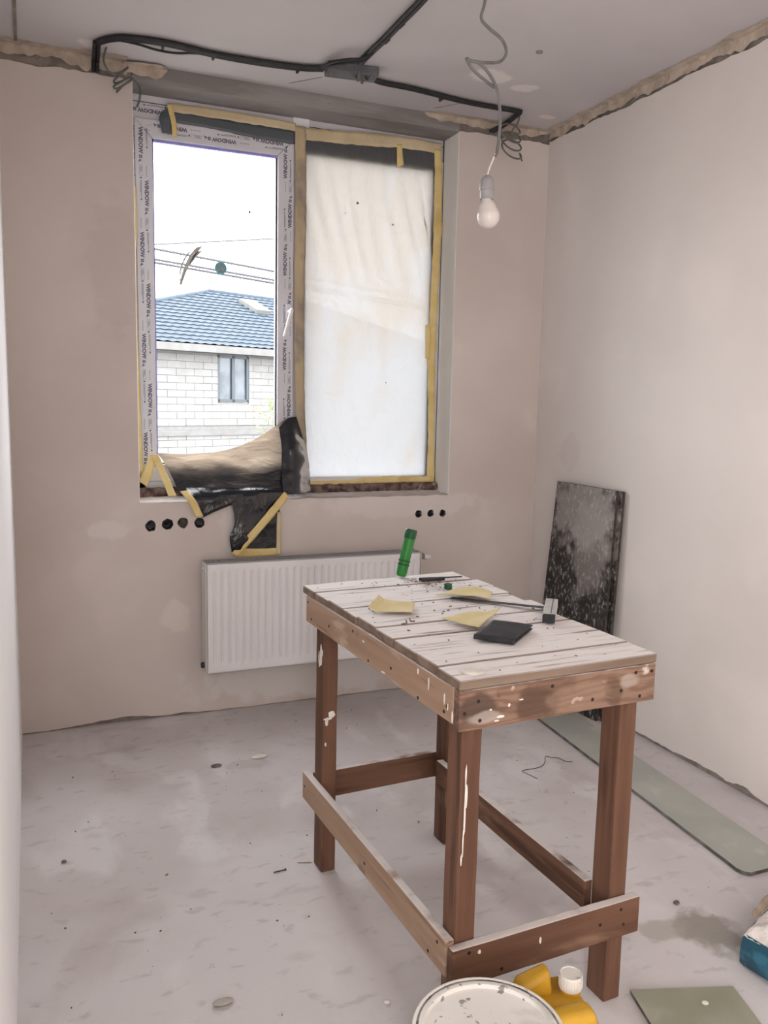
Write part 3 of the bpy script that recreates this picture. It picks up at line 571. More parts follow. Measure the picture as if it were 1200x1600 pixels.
# the film that has come off the opening sash and hangs over the sill
dr = thing('fallen_film', 'crumpled dark film with yellow tape edges hanging off the window sill', 'plastic sheet', (-1.6, 0, .97))
def surf(rows, name, mat, nu=60, nv=40, wr=.004, seed=0, ws=(9, 30), parent=dr):
    R_ = [spline([hit(a, b, 1, y) for a, b, y in r], 12) for r in rows]
    def at(E_, t):
        q = t*(len(E_)-1); i = min(int(q), len(E_)-2); return E_[i].lerp(E_[i+1], q-i)
    cols = []
    for i in range(nu+1):
        cols.append(spline([at(r, i/nu) for r in R_], 12))
    def fn(u, v):
        p = at(cols[round(u*nu)], v)
        e = min(1, 6*min(u, 1-u, v, 1-v)+.25)
        return p + Vector((0, -1, .25))*wr*e*(nz1((p.x*ws[0]*.35, 0, p.z*ws[0]*1.6), 1, seed) + .5*nz1((p.x*ws[1]*.5, 0, p.z*ws[1]), 1, seed+3))
    return MB().grid(fn, nu, nv).build(name, mat, parent, smooth=80)
surf([[(246, 708, .135), (300, 709, .135), (350, 704, .135), (395, 688, .133), (430, 666, .132), (450, 653, .13), (456, 654, .128)],
      [(260, 728, .11), (305, 734, .10), (352, 731, .09), (400, 717, .09), (436, 702, .09), (455, 693, .10), (462, 692, .115)],
      [(271, 750, .085), (310, 756, .07), (355, 756, .055), (403, 748, .055), (440, 738, .055), (458, 733, .07), (466, 732, .10)],
      [(280, 771, .05), (320, 772, .04), (360, 772, .02), (405, 768, .02), (445, 766, .02), (460, 768, .045), (470, 767, .085)]], 'swag', m_drape, 80, 50, .009, 1)
surf([[(275, 733, .115), (320, 741, .105), (370, 739, .098), (420, 722, .095), (455, 705, .10), (472, 705, .118)], [(280, 752, .092), (320, 757, .077), (370, 756, .062), (420, 746, .06), (460, 735, .075), (477, 732, .106)], [(285, 769, .058), (325, 770, .046), (370, 769, .03), (420, 766, .03), (460, 766, .045), (481, 764, .09)]], 'lining', m_black_film, 60, 24, .004, 3)
surf([[(436, 668, .112), (450, 654, .110), (463, 651, .108)], [(440, 700, .070), (458, 693, .055), (479, 703, .070)], [(440, 735, .035), (462, 738, .022), (484, 738, .055)], [(442, 766, .005), (464, 772, .005), (485, 767, .045)]], 'fold', m_black_film, 30, 40, .008, 4)
surf([[(290, 762, .05), (330, 762, .02), (370, 762, .01), (402, 762, .005), (440, 762, .005)], [(300, 778, -.012), (330, 776, -.016), (365, 774, -.018), (400, 770, -.018), (440, 772, -.016)],
      [(309, 794, -.016), (332, 789, -.022), (362, 781, -.022), (396, 773, -.02), (438, 778, -.016)], [(317, 809, -.012), (335, 800, -.018), (362, 789, -.018), (392, 778, -.018), (430, 790, -.016)]], 'flap', m_black_film, 60, 30, .010, 7)
surf([[(392, 772, -.012), (415, 770, -.012), (437, 792, -.012)], [(385, 810, -.010), (410, 812, -.012), (437, 815, -.012)], [(375, 845, -.010), (405, 846, -.010), (438, 842, -.010)], [(370, 866, -.008), (405, 866, -.010), (438, 865, -.010)]], 'flap', m_black_film, 40, 30, .005, 9)
surf([[(356, 774, -.018), (400, 770, -.022), (452, 770, -.024)], [(364, 795, -.026), (392, 798, -.03), (432, 794, -.03)], [(366, 820, -.03), (385, 825, -.036), (408, 824, -.034)], [(359, 840, -.026), (368, 846, -.034), (388, 846, -.034)], [(362, 864, -.022), (366, 866, -.028), (371, 868, -.026)]], 'flap', m_black_film, 40, 50, .007, 12)
ribbon('tape_edge', [(444, 768, -.030), (405, 815, -.040), (362, 864, -.030)], [(452, 776, -.030), (414, 823, -.040), (371, 871, -.030)], m_tape, dr, 40, .0012, 15)
ribbon('tape_edge', [(433, 800, -.014), (432, 835, -.014), (431, 866, -.014)], [(439, 800, -.013), (439, 835, -.013), (438, 867, -.013)], m_tape3, dr, 30, .001, 16)
ribbon('tape_edge', [(372, 857, -.014), (405, 857, -.015), (438, 856, -.015)], [(370, 871, -.014), (405, 870, -.015), (438, 867, -.015)], m_tape, dr, 30, .0012, 17)
ribbon('tape_edge', [(281, 768, .004), (294, 784, -.024), (306, 808, -.020)], [(293, 766, .004), (306, 782, -.024), (318, 807, -.020)], m_tape, dr, 30, .0012, 18)
ribbon('tape_edge', [(237, 710, .112), (250, 742, .085), (263, 775, .045)], [(247, 710, .112), (262, 742, .085), (276, 775, .045)], m_tape, dr, 30, .0012, 19)
ribbon('tape_edge', [(217, 752, .128), (225, 735, .122), (234, 711, .112)], [(229, 760, .124), (238, 742, .116), (243, 711, .112)], m_tape, dr, 26, .0012, 20)
ribbon('tape_edge', [(456, 652, .112), (472, 700, .09), (482, 752, .07)], [(461, 652, .112), (478, 700, .088), (485, 752, .068)], m_tape, dr, 30, .0012, 21)

# ================================================================== RADIATOR
RX0, RX1, RZ0, RZ1 = -1.724, -.700, .222, .716
rad = thing('radiator', 'white ribbed panel radiator on the wall under the window', 'radiator', (-1.21, -.08, RZ0))
NR = 30
def panel(yf, sgn):
    def fn(u, v):
        x = RX0+.004+(RX1-RX0-.008)*u; z = RZ0+(RZ1-RZ0)*v
        k = min(1, max(0, (min(z-RZ0-.036, RZ1-.036-z))/.012)); k = k*k*(3-2*k)
        ph = (x-RX0-.02)/(RX1-RX0-.04)*NR
        e = 1 if 0 < ph < NR else 0
        t = ph-math.floor(ph); gr = max(0, 1-abs(t-.5)/.30); gr = gr*gr*(3-2*gr)
        edge = min(1, min(x-RX0-.004, RX1-.004-x, z-RZ0, RZ1-z)/.006)
        return (x, yf+sgn*(-.009*gr*k*e - .006*(1-math.sqrt(max(0, edge)))), z)
    zs = 26
    m = MB(); nu = NR*12
    def zmap(v): return v
    m.grid(fn, nu, 60)
    return m
panel(-.136, -1).build('front_panel', m_rad, rad, smooth=50, thick=.0015)
panel(-.040, 1).build('back_panel', m_rad, rad, smooth=50, thick=.0015)
for x in (RX0, RX1):
    sp_ = MB().box((x-.002, -.134, RZ0+.008), (x+.002, -.036, RZ1-.002)).build('side_cover', m_rad_side, rad, bevel=.001)
gm = MB()
for y in (-.132, -.088, -.044): gm.box((RX0, y-.004, RZ1-.006), (RX1, y+.004, RZ1))
for i in range(120):
    x = RX0+.004+(RX1-RX0-.008)*i/119; gm.box((x-.0016, -.13, RZ1-.004), (x+.0016, -.044, RZ1-.001))
gr_ = gm.build('top_grille', m_grille, rad); gr_['kind'] = 'stuff'
MB().box((RX0+.006, -.125, RZ1-.03), (RX1-.006, -.05, RZ1-.012)).build('convector_fins', m_gasket, rad)
MB().lathe([(.013, 0), (.013, -.012), (.009, -.014)], (RX0-.002, -.085, RZ0+.03), 14, axis=(1, 0, 0)).build('plug', m_gasket, rad, smooth=40)
MB().lathe([(.008, 0), (.008, -.008), (.005, -.01)], (RX0-.002, -.085, RZ1-.03), 12, axis=(1, 0, 0)).build('air_vent', m_metal, rad, smooth=40)
vv = bpy.data.objects.new('valve', None); C.objects.link(vv); vv.parent = rad; vv.location = Vector((0, 0, 0))
vz = RZ1-.03
m = MB(); m.lathe([(.011, 0), (.011, .008), (.016, .009), (.016, .026), (.010, .027), (.010, .034)], (RX1+.002, -.088, vz), 16, axis=(1, 0, 0)); m.build('valve_body', M('dull_brass', (.22, .19, .16), (.3, .26, .21), 30, rough=.45, metal=.6), vv, smooth=40)
m = MB(); m.lathe([(.011, .034), (.013, .036), (.0125, .042), (.0145, .043), (.0125, .049), (.0145, .05), (.0125, .056), (.0145, .057), (.012, .066), (.004, .067)], (RX1+.002, -.088, vz), 16, axis=(1, 0, -.12)); m.build('valve_cap', m_rad, vv, smooth=40)
for x in (RX0+.18, RX1-.18): MB().box((x-.012, -.04, RZ0+.06), (x+.012, -.001, RZ1-.06)).build('wall_bracket', m_rad_side, rad)

# ================================================================== CABLES
def cable(name, pts, r, mat, parent, n=8, k=8): return MB().tube(spline(pts, k), r, n).build(name, mat, parent, smooth=70)
def zc(px, py, z=H-.012): return hit(px, py, 2, z)
run = thing('cable_run', 'bundle of black cables clipped along the ceiling above the window', 'cable', (-1.3, -.3, H))
base1 = [zc(152, 66), zc(172, 61), zc(200, 60), zc(262, 68), zc(332, 84), zc(402, 97), zc(470, 106), zc(508, 107)]
for i, (dx, dy) in enumerate(((0, 0), (.004, .014), (.0, -.013))):
    cable('cable', [p + Vector((dx*nz1(p, 3, i), dy+.006*nz1(p, 4, i), -.003*abs(nz1(p, 6, i)))) for p in base1], .0075, m_black, run)
wl = hit(150, 112, 1, -.008)
for dx in (-.009, .006): cable('cable_drop', [base1[0]+Vector((dx, 0, 0)), Vector((wl.x+dx, -.03, H-.02)), Vector((wl.x+dx, -.008, H-.03)), Vector((wl.x+dx, -.006, wl.z))], .0075, m_black, run)
cable('loose_cable', [zc(188, 63), zc(215, 69), zc(245, 78), zc(275, 83), zc(300, 83), zc(338, 85)], .005, m_black, run)
base2 = [zc(582, 124), zc(600, 130), zc(650, 140), zc(730, 160), zc(814, 175)]
for i, (dx, dy) in enumerate(((0, .008), (.0, -.008))):
    cable('cable', [p + Vector((0, dy+.006*nz1(p, 4, i+5), 0)) for p in base2], .0078, m_black, run)
we = hit(770, 204, 1, -.008)
for dx in (-.008, .008): cable('cable_drop', [base2[-1]+Vector((dx*.5, .01, -.002)), Vector((-.295+dx, -.06, H-.022)), Vector((we.x+dx, -.012, H-.04)), Vector((we.x+dx, -.008, we.z-.005))], .0078, m_black, run)
base3 = [zc(563, 98), zc(578, 83), zc(600, 62), zc(625, 36), zc(660, 0), zc(720, -70)]
for i, (dx, dy) in enumerate(((.008, 0), (-.008, .004))):
    cable('cable', [p + Vector((dx, dy+.004*nz1(p, 5, i+8), 0)) for p in base3], .0075, m_black, run)
for px, py in ((255, 67), (334, 84), (466, 105), (605, 58), (628, 33), (690, 150)):
    q = zc(px, py, H-.002); MB().box((q.x-.005, q.y-.021, H-.021), (q.x+.005, q.y+.021, H-.001)).build('cable_clip', m_black, run, bevel=.003)
jb0, jb1 = hit(510, 108, 2, H-.02), hit(588, 118, 2, H-.02)
jc = (jb0+jb1)/2; ja = (jb1-jb0); ja.z = 0; jn = Vector((-ja.y, ja.x, 0))
jb = thing('junction_box', 'flat dark grey junction box on the ceiling amid the black cables', 'junction box', (jc.x, jc.y, H))
MB().obox((jc.x, jc.y, H-.018), (ja, jn, (0, 0, 1)), (ja.length/2, .042, .0175)).build('body', m_box, jb, bevel=.004)
for t, s_, tl_ in ((-.43, -.040, .016), (.10, -.043, .020), (.22, .0, .014)):
    c = jc + ja*t + jn.normalized()*s_
    MB().obox((c.x, c.y, H-.036-tl_*.5), (ja+jn*.6, jn, (.25, .1, 1)), (.008, .0014, tl_*1.2)).build('mounting_tab', m_wire, jb, bevel=.0008)
m = MB()
for k in range(4):
    c = jc + ja*(.05+.07*k); m.tube(spline([(c.x, c.y, H-.03), (c.x+.01, c.y-.02, H-.05), (c.x+.03*math.cos(k*2), c.y-.03, H-.035+.004*k)], 5), .004, 6)
m.build('wire_tail', m_wire_d, jb, smooth=60)
cable('cable', [zc(503, 105, H-.02), zc(520, 97, H-.034), zc(545, 93, H-.038), zc(566, 92, H-.03), zc(580, 82)], .0065, m_black, jb)
cable('cable', [zc(506, 106, H-.02), zc(524, 101, H-.036), zc(550, 97, H-.040), zc(566, 95, H-.03), zc(582, 82)], .0065, m_black, jb)
# left coil
lc = thing('cable_coil', 'tangled grey cable hanging at the window top beside the black drop', 'cable', (-2.03, -.05, H))
def q3(px, py, y): return hit(px, py, 1, y)
cable('cable', [q3(172, 62, -.10), q3(164, 80, -.11), q3(162, 97, -.11), q3(172, 113, -.10), q3(187, 113, -.09), q3(200, 105, -.07)] + [], .0042, m_wire_d, lc, 7)
cable('cable', [q3(200, 105, -.07), q3(186, 118, -.10), q3(178, 126, -.11), q3(183, 130, -.09), q3(205, 120, -.06), q3(190, 128, -.09), q3(178, 135, -.11), q3(184, 138, -.10), q3(208, 123, -.05), q3(192, 134, -.08), q3(182, 144, -.09)], .0042, m_wire_d, lc, 7, 7)
cable('cable', [q3(206, 122, -.05), q3(214, 130, -.03), q3(219, 140, -.02), q3(218, 155, -.02), q3(214, 167, -.02)], .0042, m_wire_d, lc, 7)
# right coil
rc = thing('cable_coil', 'loose spiral of grey cable dangling in the corner by the bulb', 'cable', (-.3, -.08, H))
P = [q3(812, 180, -.16), q3(809, 192, -.14), q3(800, 205, -.13)]
for k in range(27):
    a = -.6 + k/26*2*PI*3; t = k/26
    c = q3(797+3*t, 200+38*t, -.13)
    P.append(c + Vector((.050*math.cos(a), .03*math.sin(a), .040*math.sin(a))))
P += [q3(812, 240, -.10), q3(816, 252, -.10)]
cable('cable', P, .0040, m_wire, rc, 7, 6)

# pendant bulb
YP = -1.55
def pp(px, py, y=YP): return hit(px, py, 1, y)
top = pp(757, 0)
pl_ = thing('pendant_bulb', 'bare white bulb in a grey socket hanging from the ceiling', 'lamp', (top.x, YP, H))
cable('cord', [Vector((top.x+.02, YP, H)), Vector((top.x+.012, YP, (H+top.z)/2)), pp(758, 0), pp(752, 28), pp(764, 44), pp(784, 62), pp(791, 82, YP+.02), pp(782, 96, YP+.03), pp(760, 98, YP), pp(736, 95, YP-.02), pp(729, 92, YP-.02), pp(738, 108, YP-.01), pp(757, 125, YP+.01), pp(772, 137, YP+.01)], .0043, m_wire, pl_, 8, 9)
cable('cord', [pp(731, 94, YP-.02), pp(750, 100, YP-.01), pp(766, 118, YP), pp(776, 140), pp(781, 170), pp(781, 200), pp(777, 235), pp(773, 245)], .0043, m_wire, pl_, 8, 9)
cable('bare_wire', [pp(774, 240), pp(768, 255), pp(763, 268), pp(762, 280)], .0024, m_rad, pl_, 6)
sa, sb = pp(761, 276), pp(760.5, 311)
ax = (sb-sa).normalized()
sl = (sb-sa).length
MB().lathe([(.006, -.004), (.012, 0), (.018, .008), (.020, .016), (.0205, sl*.55), (.0215, sl*.56), (.0215, sl*.62), (.0195, sl*.63), (.0195, sl)], sa, 24, axis=ax).build('socket', m_socket, pl_, smooth=35)
bb = pp(765, 357); bl = (bb-sb).length; bx = (bb-sb).normalized(); R_b = .032
MB().lathe([(.013, -.004), (.0135, .004), (.018, .010), (.024, .018)] + [(R_b*math.sin(a), bl-R_b-R_b*math.cos(a)) for a in [PI*(.30+.70*i/14) for i in range(14)]] + [(.001, bl)], sb, 28, axis=bx).build('bulb', m_bulb, pl_, smooth=60)

# ================================================================== WORKBENCH (local frame: u along the near edge, v into the room)
wb = thing('workbench', 'rough wooden workbench with whitened plank top and stained legs', 'table', (-1.618, -2.252, 0), rz=math.radians(2.5))
ZT = .870
def wpt(u, v, z):
    a = math.radians(2.5); return Vector((-1.618+u*math.cos(a)-v*math.sin(a), -2.252+u*math.sin(a)+v*math.cos(a), z))
joints = [(0, .0, .098, .000, .520), (.0995, .1005, .2025, .003, .522), (.205, .205, .3205, .005, .528), (.3245, .3245, .4235, .004, .522), (.4265, .4265, .5355, .006, .548), (.5375, .5375, .6305, .002, .532), (.6325, .6325, .735, .004, .545), (.737, .737, .8395, .002, .556), (.8415, .8415, .935, .000, .537)]
for i, (_, v0, v1, u0, u1) in enumerate(joints):
    dz = (.0, .0015, -.001, .0005, .002, 0, .0012, -.0012, .001)[i]
    m = MB(); vs = []
    n = 14
    for k in range(n+1):
        u = u0+(u1-u0)*k/n
        for (vv_, zz) in ((v0, 0), (v1, 0), (v1, 1), (v0, 1)):
            wob = .0012*nz1((u*6, vv_*9, i), 1, i)
            vs.append((u+(.002*nz1((k, vv_*40, zz), .7, i) if k in (0, n) else 0), vv_+wob+(.030*u/.53 if i == 8 and vv_ == v1 else 0), (ZT-.021 if zz == 0 else ZT+dz+.0008*nz1((u*8, vv_*20, i), 1))))
    fs = [(k*4+j, k*4+(j+1) % 4, (k+1)*4+(j+1) % 4, (k+1)*4+j) for k in range(n) for j in range(4)] + [(0, 3, 2, 1), (n*4, n*4+1, n*4+2, n*4+3)]
    m.add(vs, fs); m.build('plank', m_plank, wb, bevel=.0022, seg=1, local=True)
def board(name, lo, hi, mat, axis, n=12, wob=.0015, seed=0):
    """a sawn board with a slightly uneven edge"""
    m = MB(); vs = []; o = [i for i in range(3) if i != axis]
    for k in range(n+1):
        t = lo[axis]+(hi[axis]-lo[axis])*k/n
        for a, b in ((0, 0), (1, 0), (1, 1), (0, 1)):
            p = [0, 0, 0]; p[axis] = t; p[o[0]] = (lo, hi)[a][o[0]]; p[o[1]] = (lo, hi)[b][o[1]]
            p[o[0]] += wob*.5*nz1((t*8, a, b), 1, seed); p[o[1]] += wob*nz1((t*8, a+3, b), 1, seed)
            vs.append(p)
    m.add(vs, [(k*4+j, k*4+(j+1) % 4, (k+1)*4+(j+1) % 4, (k+1)*4+j) for k in range(n) for j in range(4)] + [(0, 3, 2, 1), (n*4, n*4+1, n*4+2, n*4+3)])
    return m.build(name, mat, wb, bevel=.003, seg=2, local=True)
ap_n = board('apron', (.0, .0, .761), (.519, .024, .847), m_apron, 0, seed=1)
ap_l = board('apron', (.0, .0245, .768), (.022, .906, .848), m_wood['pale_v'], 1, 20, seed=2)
ap_r = board('apron', (.497, .0245, .768), (.519, .906, .848), m_wood['v'], 1, seed=3)
ap_f = board('apron', (.0225, .884, .768), (.4965, .906, .848), m_wood['u'], 0, seed=4)
def leg(u0, u1, v0, v1, du, dv, seed):
    m = MB(); vs = []; n = 16
    for k in range(n+1):
        t = k/n; z = .001+(.848-.001)*t; s = 1-t
        for a, b in ((u0, v0), (u1, v0), (u1, v1), (u0, v1)):
            vs.append((a+du*s+.0016*nz1((z*7, a*30, b*30), 1, seed), b+dv*s+.0016*nz1((z*7, a*30, b*30+5), 1, seed), z))
    m.add(vs, [(k*4+j, k*4+(j+1) % 4, (k+1)*4+(j+1) % 4, (k+1)*4+j) for k in range(n) for j in range(4)] + [(0, 3, 2, 1), (n*4, n*4+1, n*4+2, n*4+3)])
    return m.build('leg', m_wood['z'], wb, bevel=.004, seg=2, local=True)
lg_b = leg(.0245, .074, .0255, .083, 0, 0, 1)
lg_d = leg(.445, .494, .0255, .090, 0, 0, 2)
lg_a = leg(.0235, .070, .818, .880, -.001, 0, 3)
lg_c = leg(.445, .492, .815, .880, 0, 0, 4)
r_n = board('rail', (.004, .0, .184), (.517, .0235, .275), m_wood['u'], 0, seed=5)
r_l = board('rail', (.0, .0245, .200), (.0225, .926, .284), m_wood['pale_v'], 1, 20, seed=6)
r_r = board('rail', (.420, .086, .214), (.4435, .83, .288), m_wood['v'], 1, seed=7)
r_f = board('rail', (.024, .8805, .206), (.490, .900, .292), m_wood['u'], 0, seed=8)
def nails(pts, nrm, parent):
    m = MB()
    for p in pts: m.lathe([(.0042, -.002), (.0042, .0006), (.003, .001)], p, 9, axis=nrm)
    q = m.build('nail_head', m_nail, parent, local=True); q['kind'] = 'stuff'
nails([(.045, 0, .822), (.050, 0, .780), (.013, 0, .80), (.34, 0, .785), (.42, 0, .795), (.475, 0, .775), (.507, 0, .83), (.23, 0, .83), (.46, 0, .832)], (0, -1, 0), ap_n)
nails([(0, .05, .80), (0, .062, .785), (0, .18, .775), (0, .32, .80), (0, .45, .78), (0, .55, .83), (0, .72, .80), (0, .86, .785), (0, .89, .83)], (-1, 0, 0), ap_l)
nails([(.045, 0, .262), (.13, 0, .200), (.40, 0, .232), (.46, 0, .255), (.47, 0, .215)], (0, -1, 0), r_n)
nails([(0, .06, .262), (0, .10, .215), (0, .45, .235), (0, .905, .245)], (-1, 0, 0), r_l)
def splash(c, e1, e2, nrm, blobs, parent, seed):
    """thin dried drops of putty lying on a face; blobs: (a, b, ra, rb)"""
    c, e1, e2, nrm = Vector(c), Vector(e1), Vector(e2), Vector(nrm)
    for j, (a, b, ra, rb) in enumerate(blobs):
        lp = []; m = MB()
        for k in range(16):
            t = 2*PI*k/16; q = 1+.35*nz1((math.cos(t), math.sin(t), j), 1.3, seed+j)
            lp.append(c + e1*(a+ra*q*math.cos(t)) + e2*(b+rb*q*math.sin(t)))
        m.prism(lp, nrm*.0014)
        m.build('putty_splash', m_putty, parent, local=True, bevel=.0005, seg=1)
splash((.0225, .835, .60), (0, 1, 0), (0, 0, 1), (-1, 0, 0), [(0, .08, .008, .034), (.016, .07, .004, .018), (-.012, .09, .004, .01), (0.012, .052, .005, .012)], lg_a, 1)
splash((.05, .8165, .47), (1, 0, 0), (0, 0, 1), (0, -1, 0), [(0, .03, .011, .011), (-.012, .018, .012, .005), (-.015, .006, .005, .010), (-.018, -.06, .003, .006)], lg_a, 4)
splash((.034, .0240, .55), (1, 0, 0), (0, 0, 1), (0, -1, 0), [(.002, .10, .002, .03), (.004, .055, .0035, .028), (.002, .01, .0022, .04), (0, -.05, .0016, .03), (-.003, -.085, .002, .012)], lg_b, 7)
splash((-.0005, .18, .80), (0, 1, 0), (0, 0, 1), (-1, 0, 0), [(-.12, .012, .003, .012), (-.05, .024, .002, .014), (-.155, -.014, .0035, .012), (-.135, .0, .002, .008), (.0, .036, .004, .007), (.18, -.022, .012, .003), (.30, .022, .007, .0025)], ap_l, 9)
splash((.09, -.0005, .80), (1, 0, 0), (0, 0, 1), (0, -1, 0), [(-.015, .0, .003, .002), (.01, -.018, .009, .003), (.03, .004, .003, .004), (.0, -.026, .006, .002), (.06, .012, .006, .0015)], ap_n, 12)
splash((.20, -.0005, .24), (1, 0, 0), (0, 0, 1), (0, -1, 0), [(.03, .0, .003, .008), (-.13, .018, .004, .005)], r_n, 15)
m = MB(); m.lathe([(.026, 0), (.027, .003), (.022, .005), (.017, .0025), (.005, .0025), (.001, .003)], (.055, .046, ZT+.0006), 22)
m.build('putty_ring', m_putty, wb, smooth=40, local=True)

# ---------------------------------------------------------------- things on the bench
zt = ZT+.0025
b0 = hit(626, 902, 2, zt); dirn = Vector((.265, .08, 1)).normalized()
gt = thing('green_tube', 'green plastic tube with a dark end, tilted at the far edge of the workbench', 'tube', b0)
L_ = .156
MB().lathe([(.010, .003), (.0150, .006), (.0170, .014), (.0175, L_*.80), (.0172, L_*.81)], b0, 24, axis=dirn).build('sleeve', m_green, gt, smooth=40)
MB().lathe([(.0178, L_*.81), (.0188, L_*.82), (.0192, L_*.97), (.017, L_), (.001, L_*.985)], b0, 24, axis=dirn).build('end_cap', m_green_d, gt, smooth=40)
m = MB()
for rr in (.25, .33): m.lathe([(.0186, L_*rr), (.0192, L_*rr+.001), (.0192, L_*rr+.004), (.0186, L_*rr+.005)], b0, 24, axis=dirn, cap0=False, cap1=False)
m.build('band', m_green_d, gt, smooth=40)
k0, k1, k2 = hit(656, 908, 2, zt), hit(690, 904, 2, zt), hit(720, 904, 2, zt)
kn = thing('keyhole_saw', 'small black hand saw with a toothed blade lying at the far edge of the workbench', 'tool', k0)
a = (k2-k0); a.z = 0; a.normalize(); nrm = Vector((-a.y, a.x, 0)); la = (k1-k0).length; lb = (k2-k0).length
m = MB(); m.prism([k0+a*s+nrm*t+Vector((0, 0, .0)) for s, t in ((0, -.010), (la*.5, -.013), (la, -.008), (la, .006), (la*.5, .010), (0, .012))], (0, 0, .009)); m.build('handle', m_black, kn, bevel=.003)
lp = [k0+a*la+nrm*.005]
for i in range(13):
    s = la+(lb-la)*i/12; lp += [k0+a*s+nrm*-.010, k0+a*(s+(lb-la)/24)+nrm*-.004]
lp += [k0+a*(lb+.004)+nrm*.003]
m = MB(); m.prism([p+Vector((0, 0, .006)) for p in lp], (0, 0, .0022)); m.build('toothed_blade', m_gasket, kn)
gcap = hit(700, 920, 2, zt)
gc = thing('bottle_top', 'small dark green cap lying beyond the middle sandpaper sheet', 'cap', gcap)
MB().lathe([(.011, 0), (.012, .002), (.0115, .014), (.010, .016), (.001, .016)], gcap, 16).build('top_shell', m_green_d, gc, smooth=40)
MB().lathe([(.0122, .0015), (.013, .002), (.013, .004), (.0122, .0045)], gcap, 16, cap0=False, cap1=False).build('rim', m_green_d, gc, smooth=40)
def sandpaper(corn, label, lift, seed, group=None, extra=None):
    c = [hit(px, py, 2, zt+.001) for px, py in corn]
    o = sum(c, Vector())/4
    c = [p+Vector((0, 0, .0016)) for p in c]; t = thing('sandpaper_sheet', label, 'sandpaper', o, group)
    def top(u, v, dz=0):
        p = (c[0]*(1-u)+c[1]*u)*(1-v) + (c[3]*(1-u)+c[2]*u)*v
        return p + Vector((.004*nz1(p, 20, seed), .004*nz1(p, 20, seed+2), lift(u, v)+.002*(1+nz1(p, 25, seed))+dz))
    MB().grid(lambda u, v: top(u, v, .0014), 18, 14).build('yellow_face', m_sand, t, smooth=80, thick=.0003)
    MB().grid(lambda u, v: top(u, v, 0), 18, 14).build('paper_back', m_sand_b, t, smooth=80, thick=.0003)
    return t
t1 = sandpaper([(575, 960), (645, 962), (647, 947), (592, 944)], 'used yellow sandpaper piece alone by the left edge of the workbench', lambda u, v: .004+.012*abs(u-.15)*(u < .15)*6+.008*v*(1-u), 1)
for px, py, dx in ((581, 947, .012), (640, 962, .014), (634, 965, -.012)):
    m = MB(); p = hit(px, py, 2, zt+.016); m.tube(spline([p+Vector((0, 0, -.006)), p+Vector((.003, 0, -.014)), p+Vector((dx, -.002, -.015))], 4), .0018, 6)
    m.build('torn_fray', m_crumb, t1)
sandpaper([(680, 935), (766, 941), (770, 932), (722, 924)], 'yellow sandpaper piece with a whitened end lying on the try square blade', lambda u, v: .005+.014*u*(1-u)*1.6+.004*v, 4)
sandpaper([(690, 973), (748, 985), (783, 962), (735, 962)], 'curled yellow sandpaper piece partly under the black sheet', lambda u, v: .003+.016*max(0, u-.5)*v*2+.004*(1-u), 9)
# black folded sheet
wc = [hit(px, py, 2, zt+.001) for px, py in ((741, 999), (803, 1008), (832, 984), (771, 977))]
wl_ = thing('folded_sheet', 'black folded leathery sheet on the workbench beside yellow sandpaper', 'sheet', sum(wc, Vector())/4)
def wf(dz, k):
    def fn(u, v):
        p = (wc[0]*(1-u)+wc[1]*u)*(1-v) + (wc[3]*(1-u)+wc[2]*u)*v
        return p + Vector((0, 0, dz+.003*nz1(p, 18, k)+.002))
    return fn
MB().grid(wf(.0015, 1), 14, 10).build('lower_leaf', m_wallet, wl_, smooth=70, thick=.003)
MB().grid(wf(.010, 1), 14, 10).build('upper_leaf', m_wallet, wl_, smooth=70, thick=.003)
sp2 = [wc[0].lerp(wc[1], i/8)+Vector((0, 0, .0077)) for i in range(9)]
MB().tube(sp2, .0068, 10).build('spine', m_wallet, wl_, smooth=60)
# try square
s0, s1 = hit(856, 975, 2, zt), hit(861, 949, 2, zt)
s0 = hit(857, 974, 2, zt); s1 = hit(862, 947, 2, zt)
sd = (s1-s0); sd.z = 0; sw = Vector((sd.y, -sd.x, 0)).normalized()
ts = thing('try_square', 'try square with silver stock and thin dark blade on the workbench', 'tool', s0)
hs = sd.length
MB().obox(s0+sd*.54+Vector((0, 0, .011)), (sd, sw, (0, 0, 1)), (hs*.46, .0165, .0105)).build('stock', m_metal, ts, bevel=.002)
MB().obox(s0+sd*.04+Vector((0, 0, .011)), (sd, sw, (0, 0, 1)), (hs*.05, .016, .010)).build('stock_end', m_black, ts, bevel=.002)
MB().obox(s0+sd*.54+sw*.004+Vector((0, 0, .0216)), (sd, sw, (0, 0, 1)), (hs*.44, .0008, .0006)).build('stock_groove', m_gasket, ts)
bl0, bl1 = hit(849, 949, 2, zt+.010), hit(705, 934, 2, zt+.002)
bd_ = (bl1-bl0)
MB().obox((bl0+bl1)/2, (bd_, Vector((-bd_.y, bd_.x, 0)), Vector((0, 0, 1))), (bd_.length/2, .009, .0009)).build('blade', m_gasket, ts)

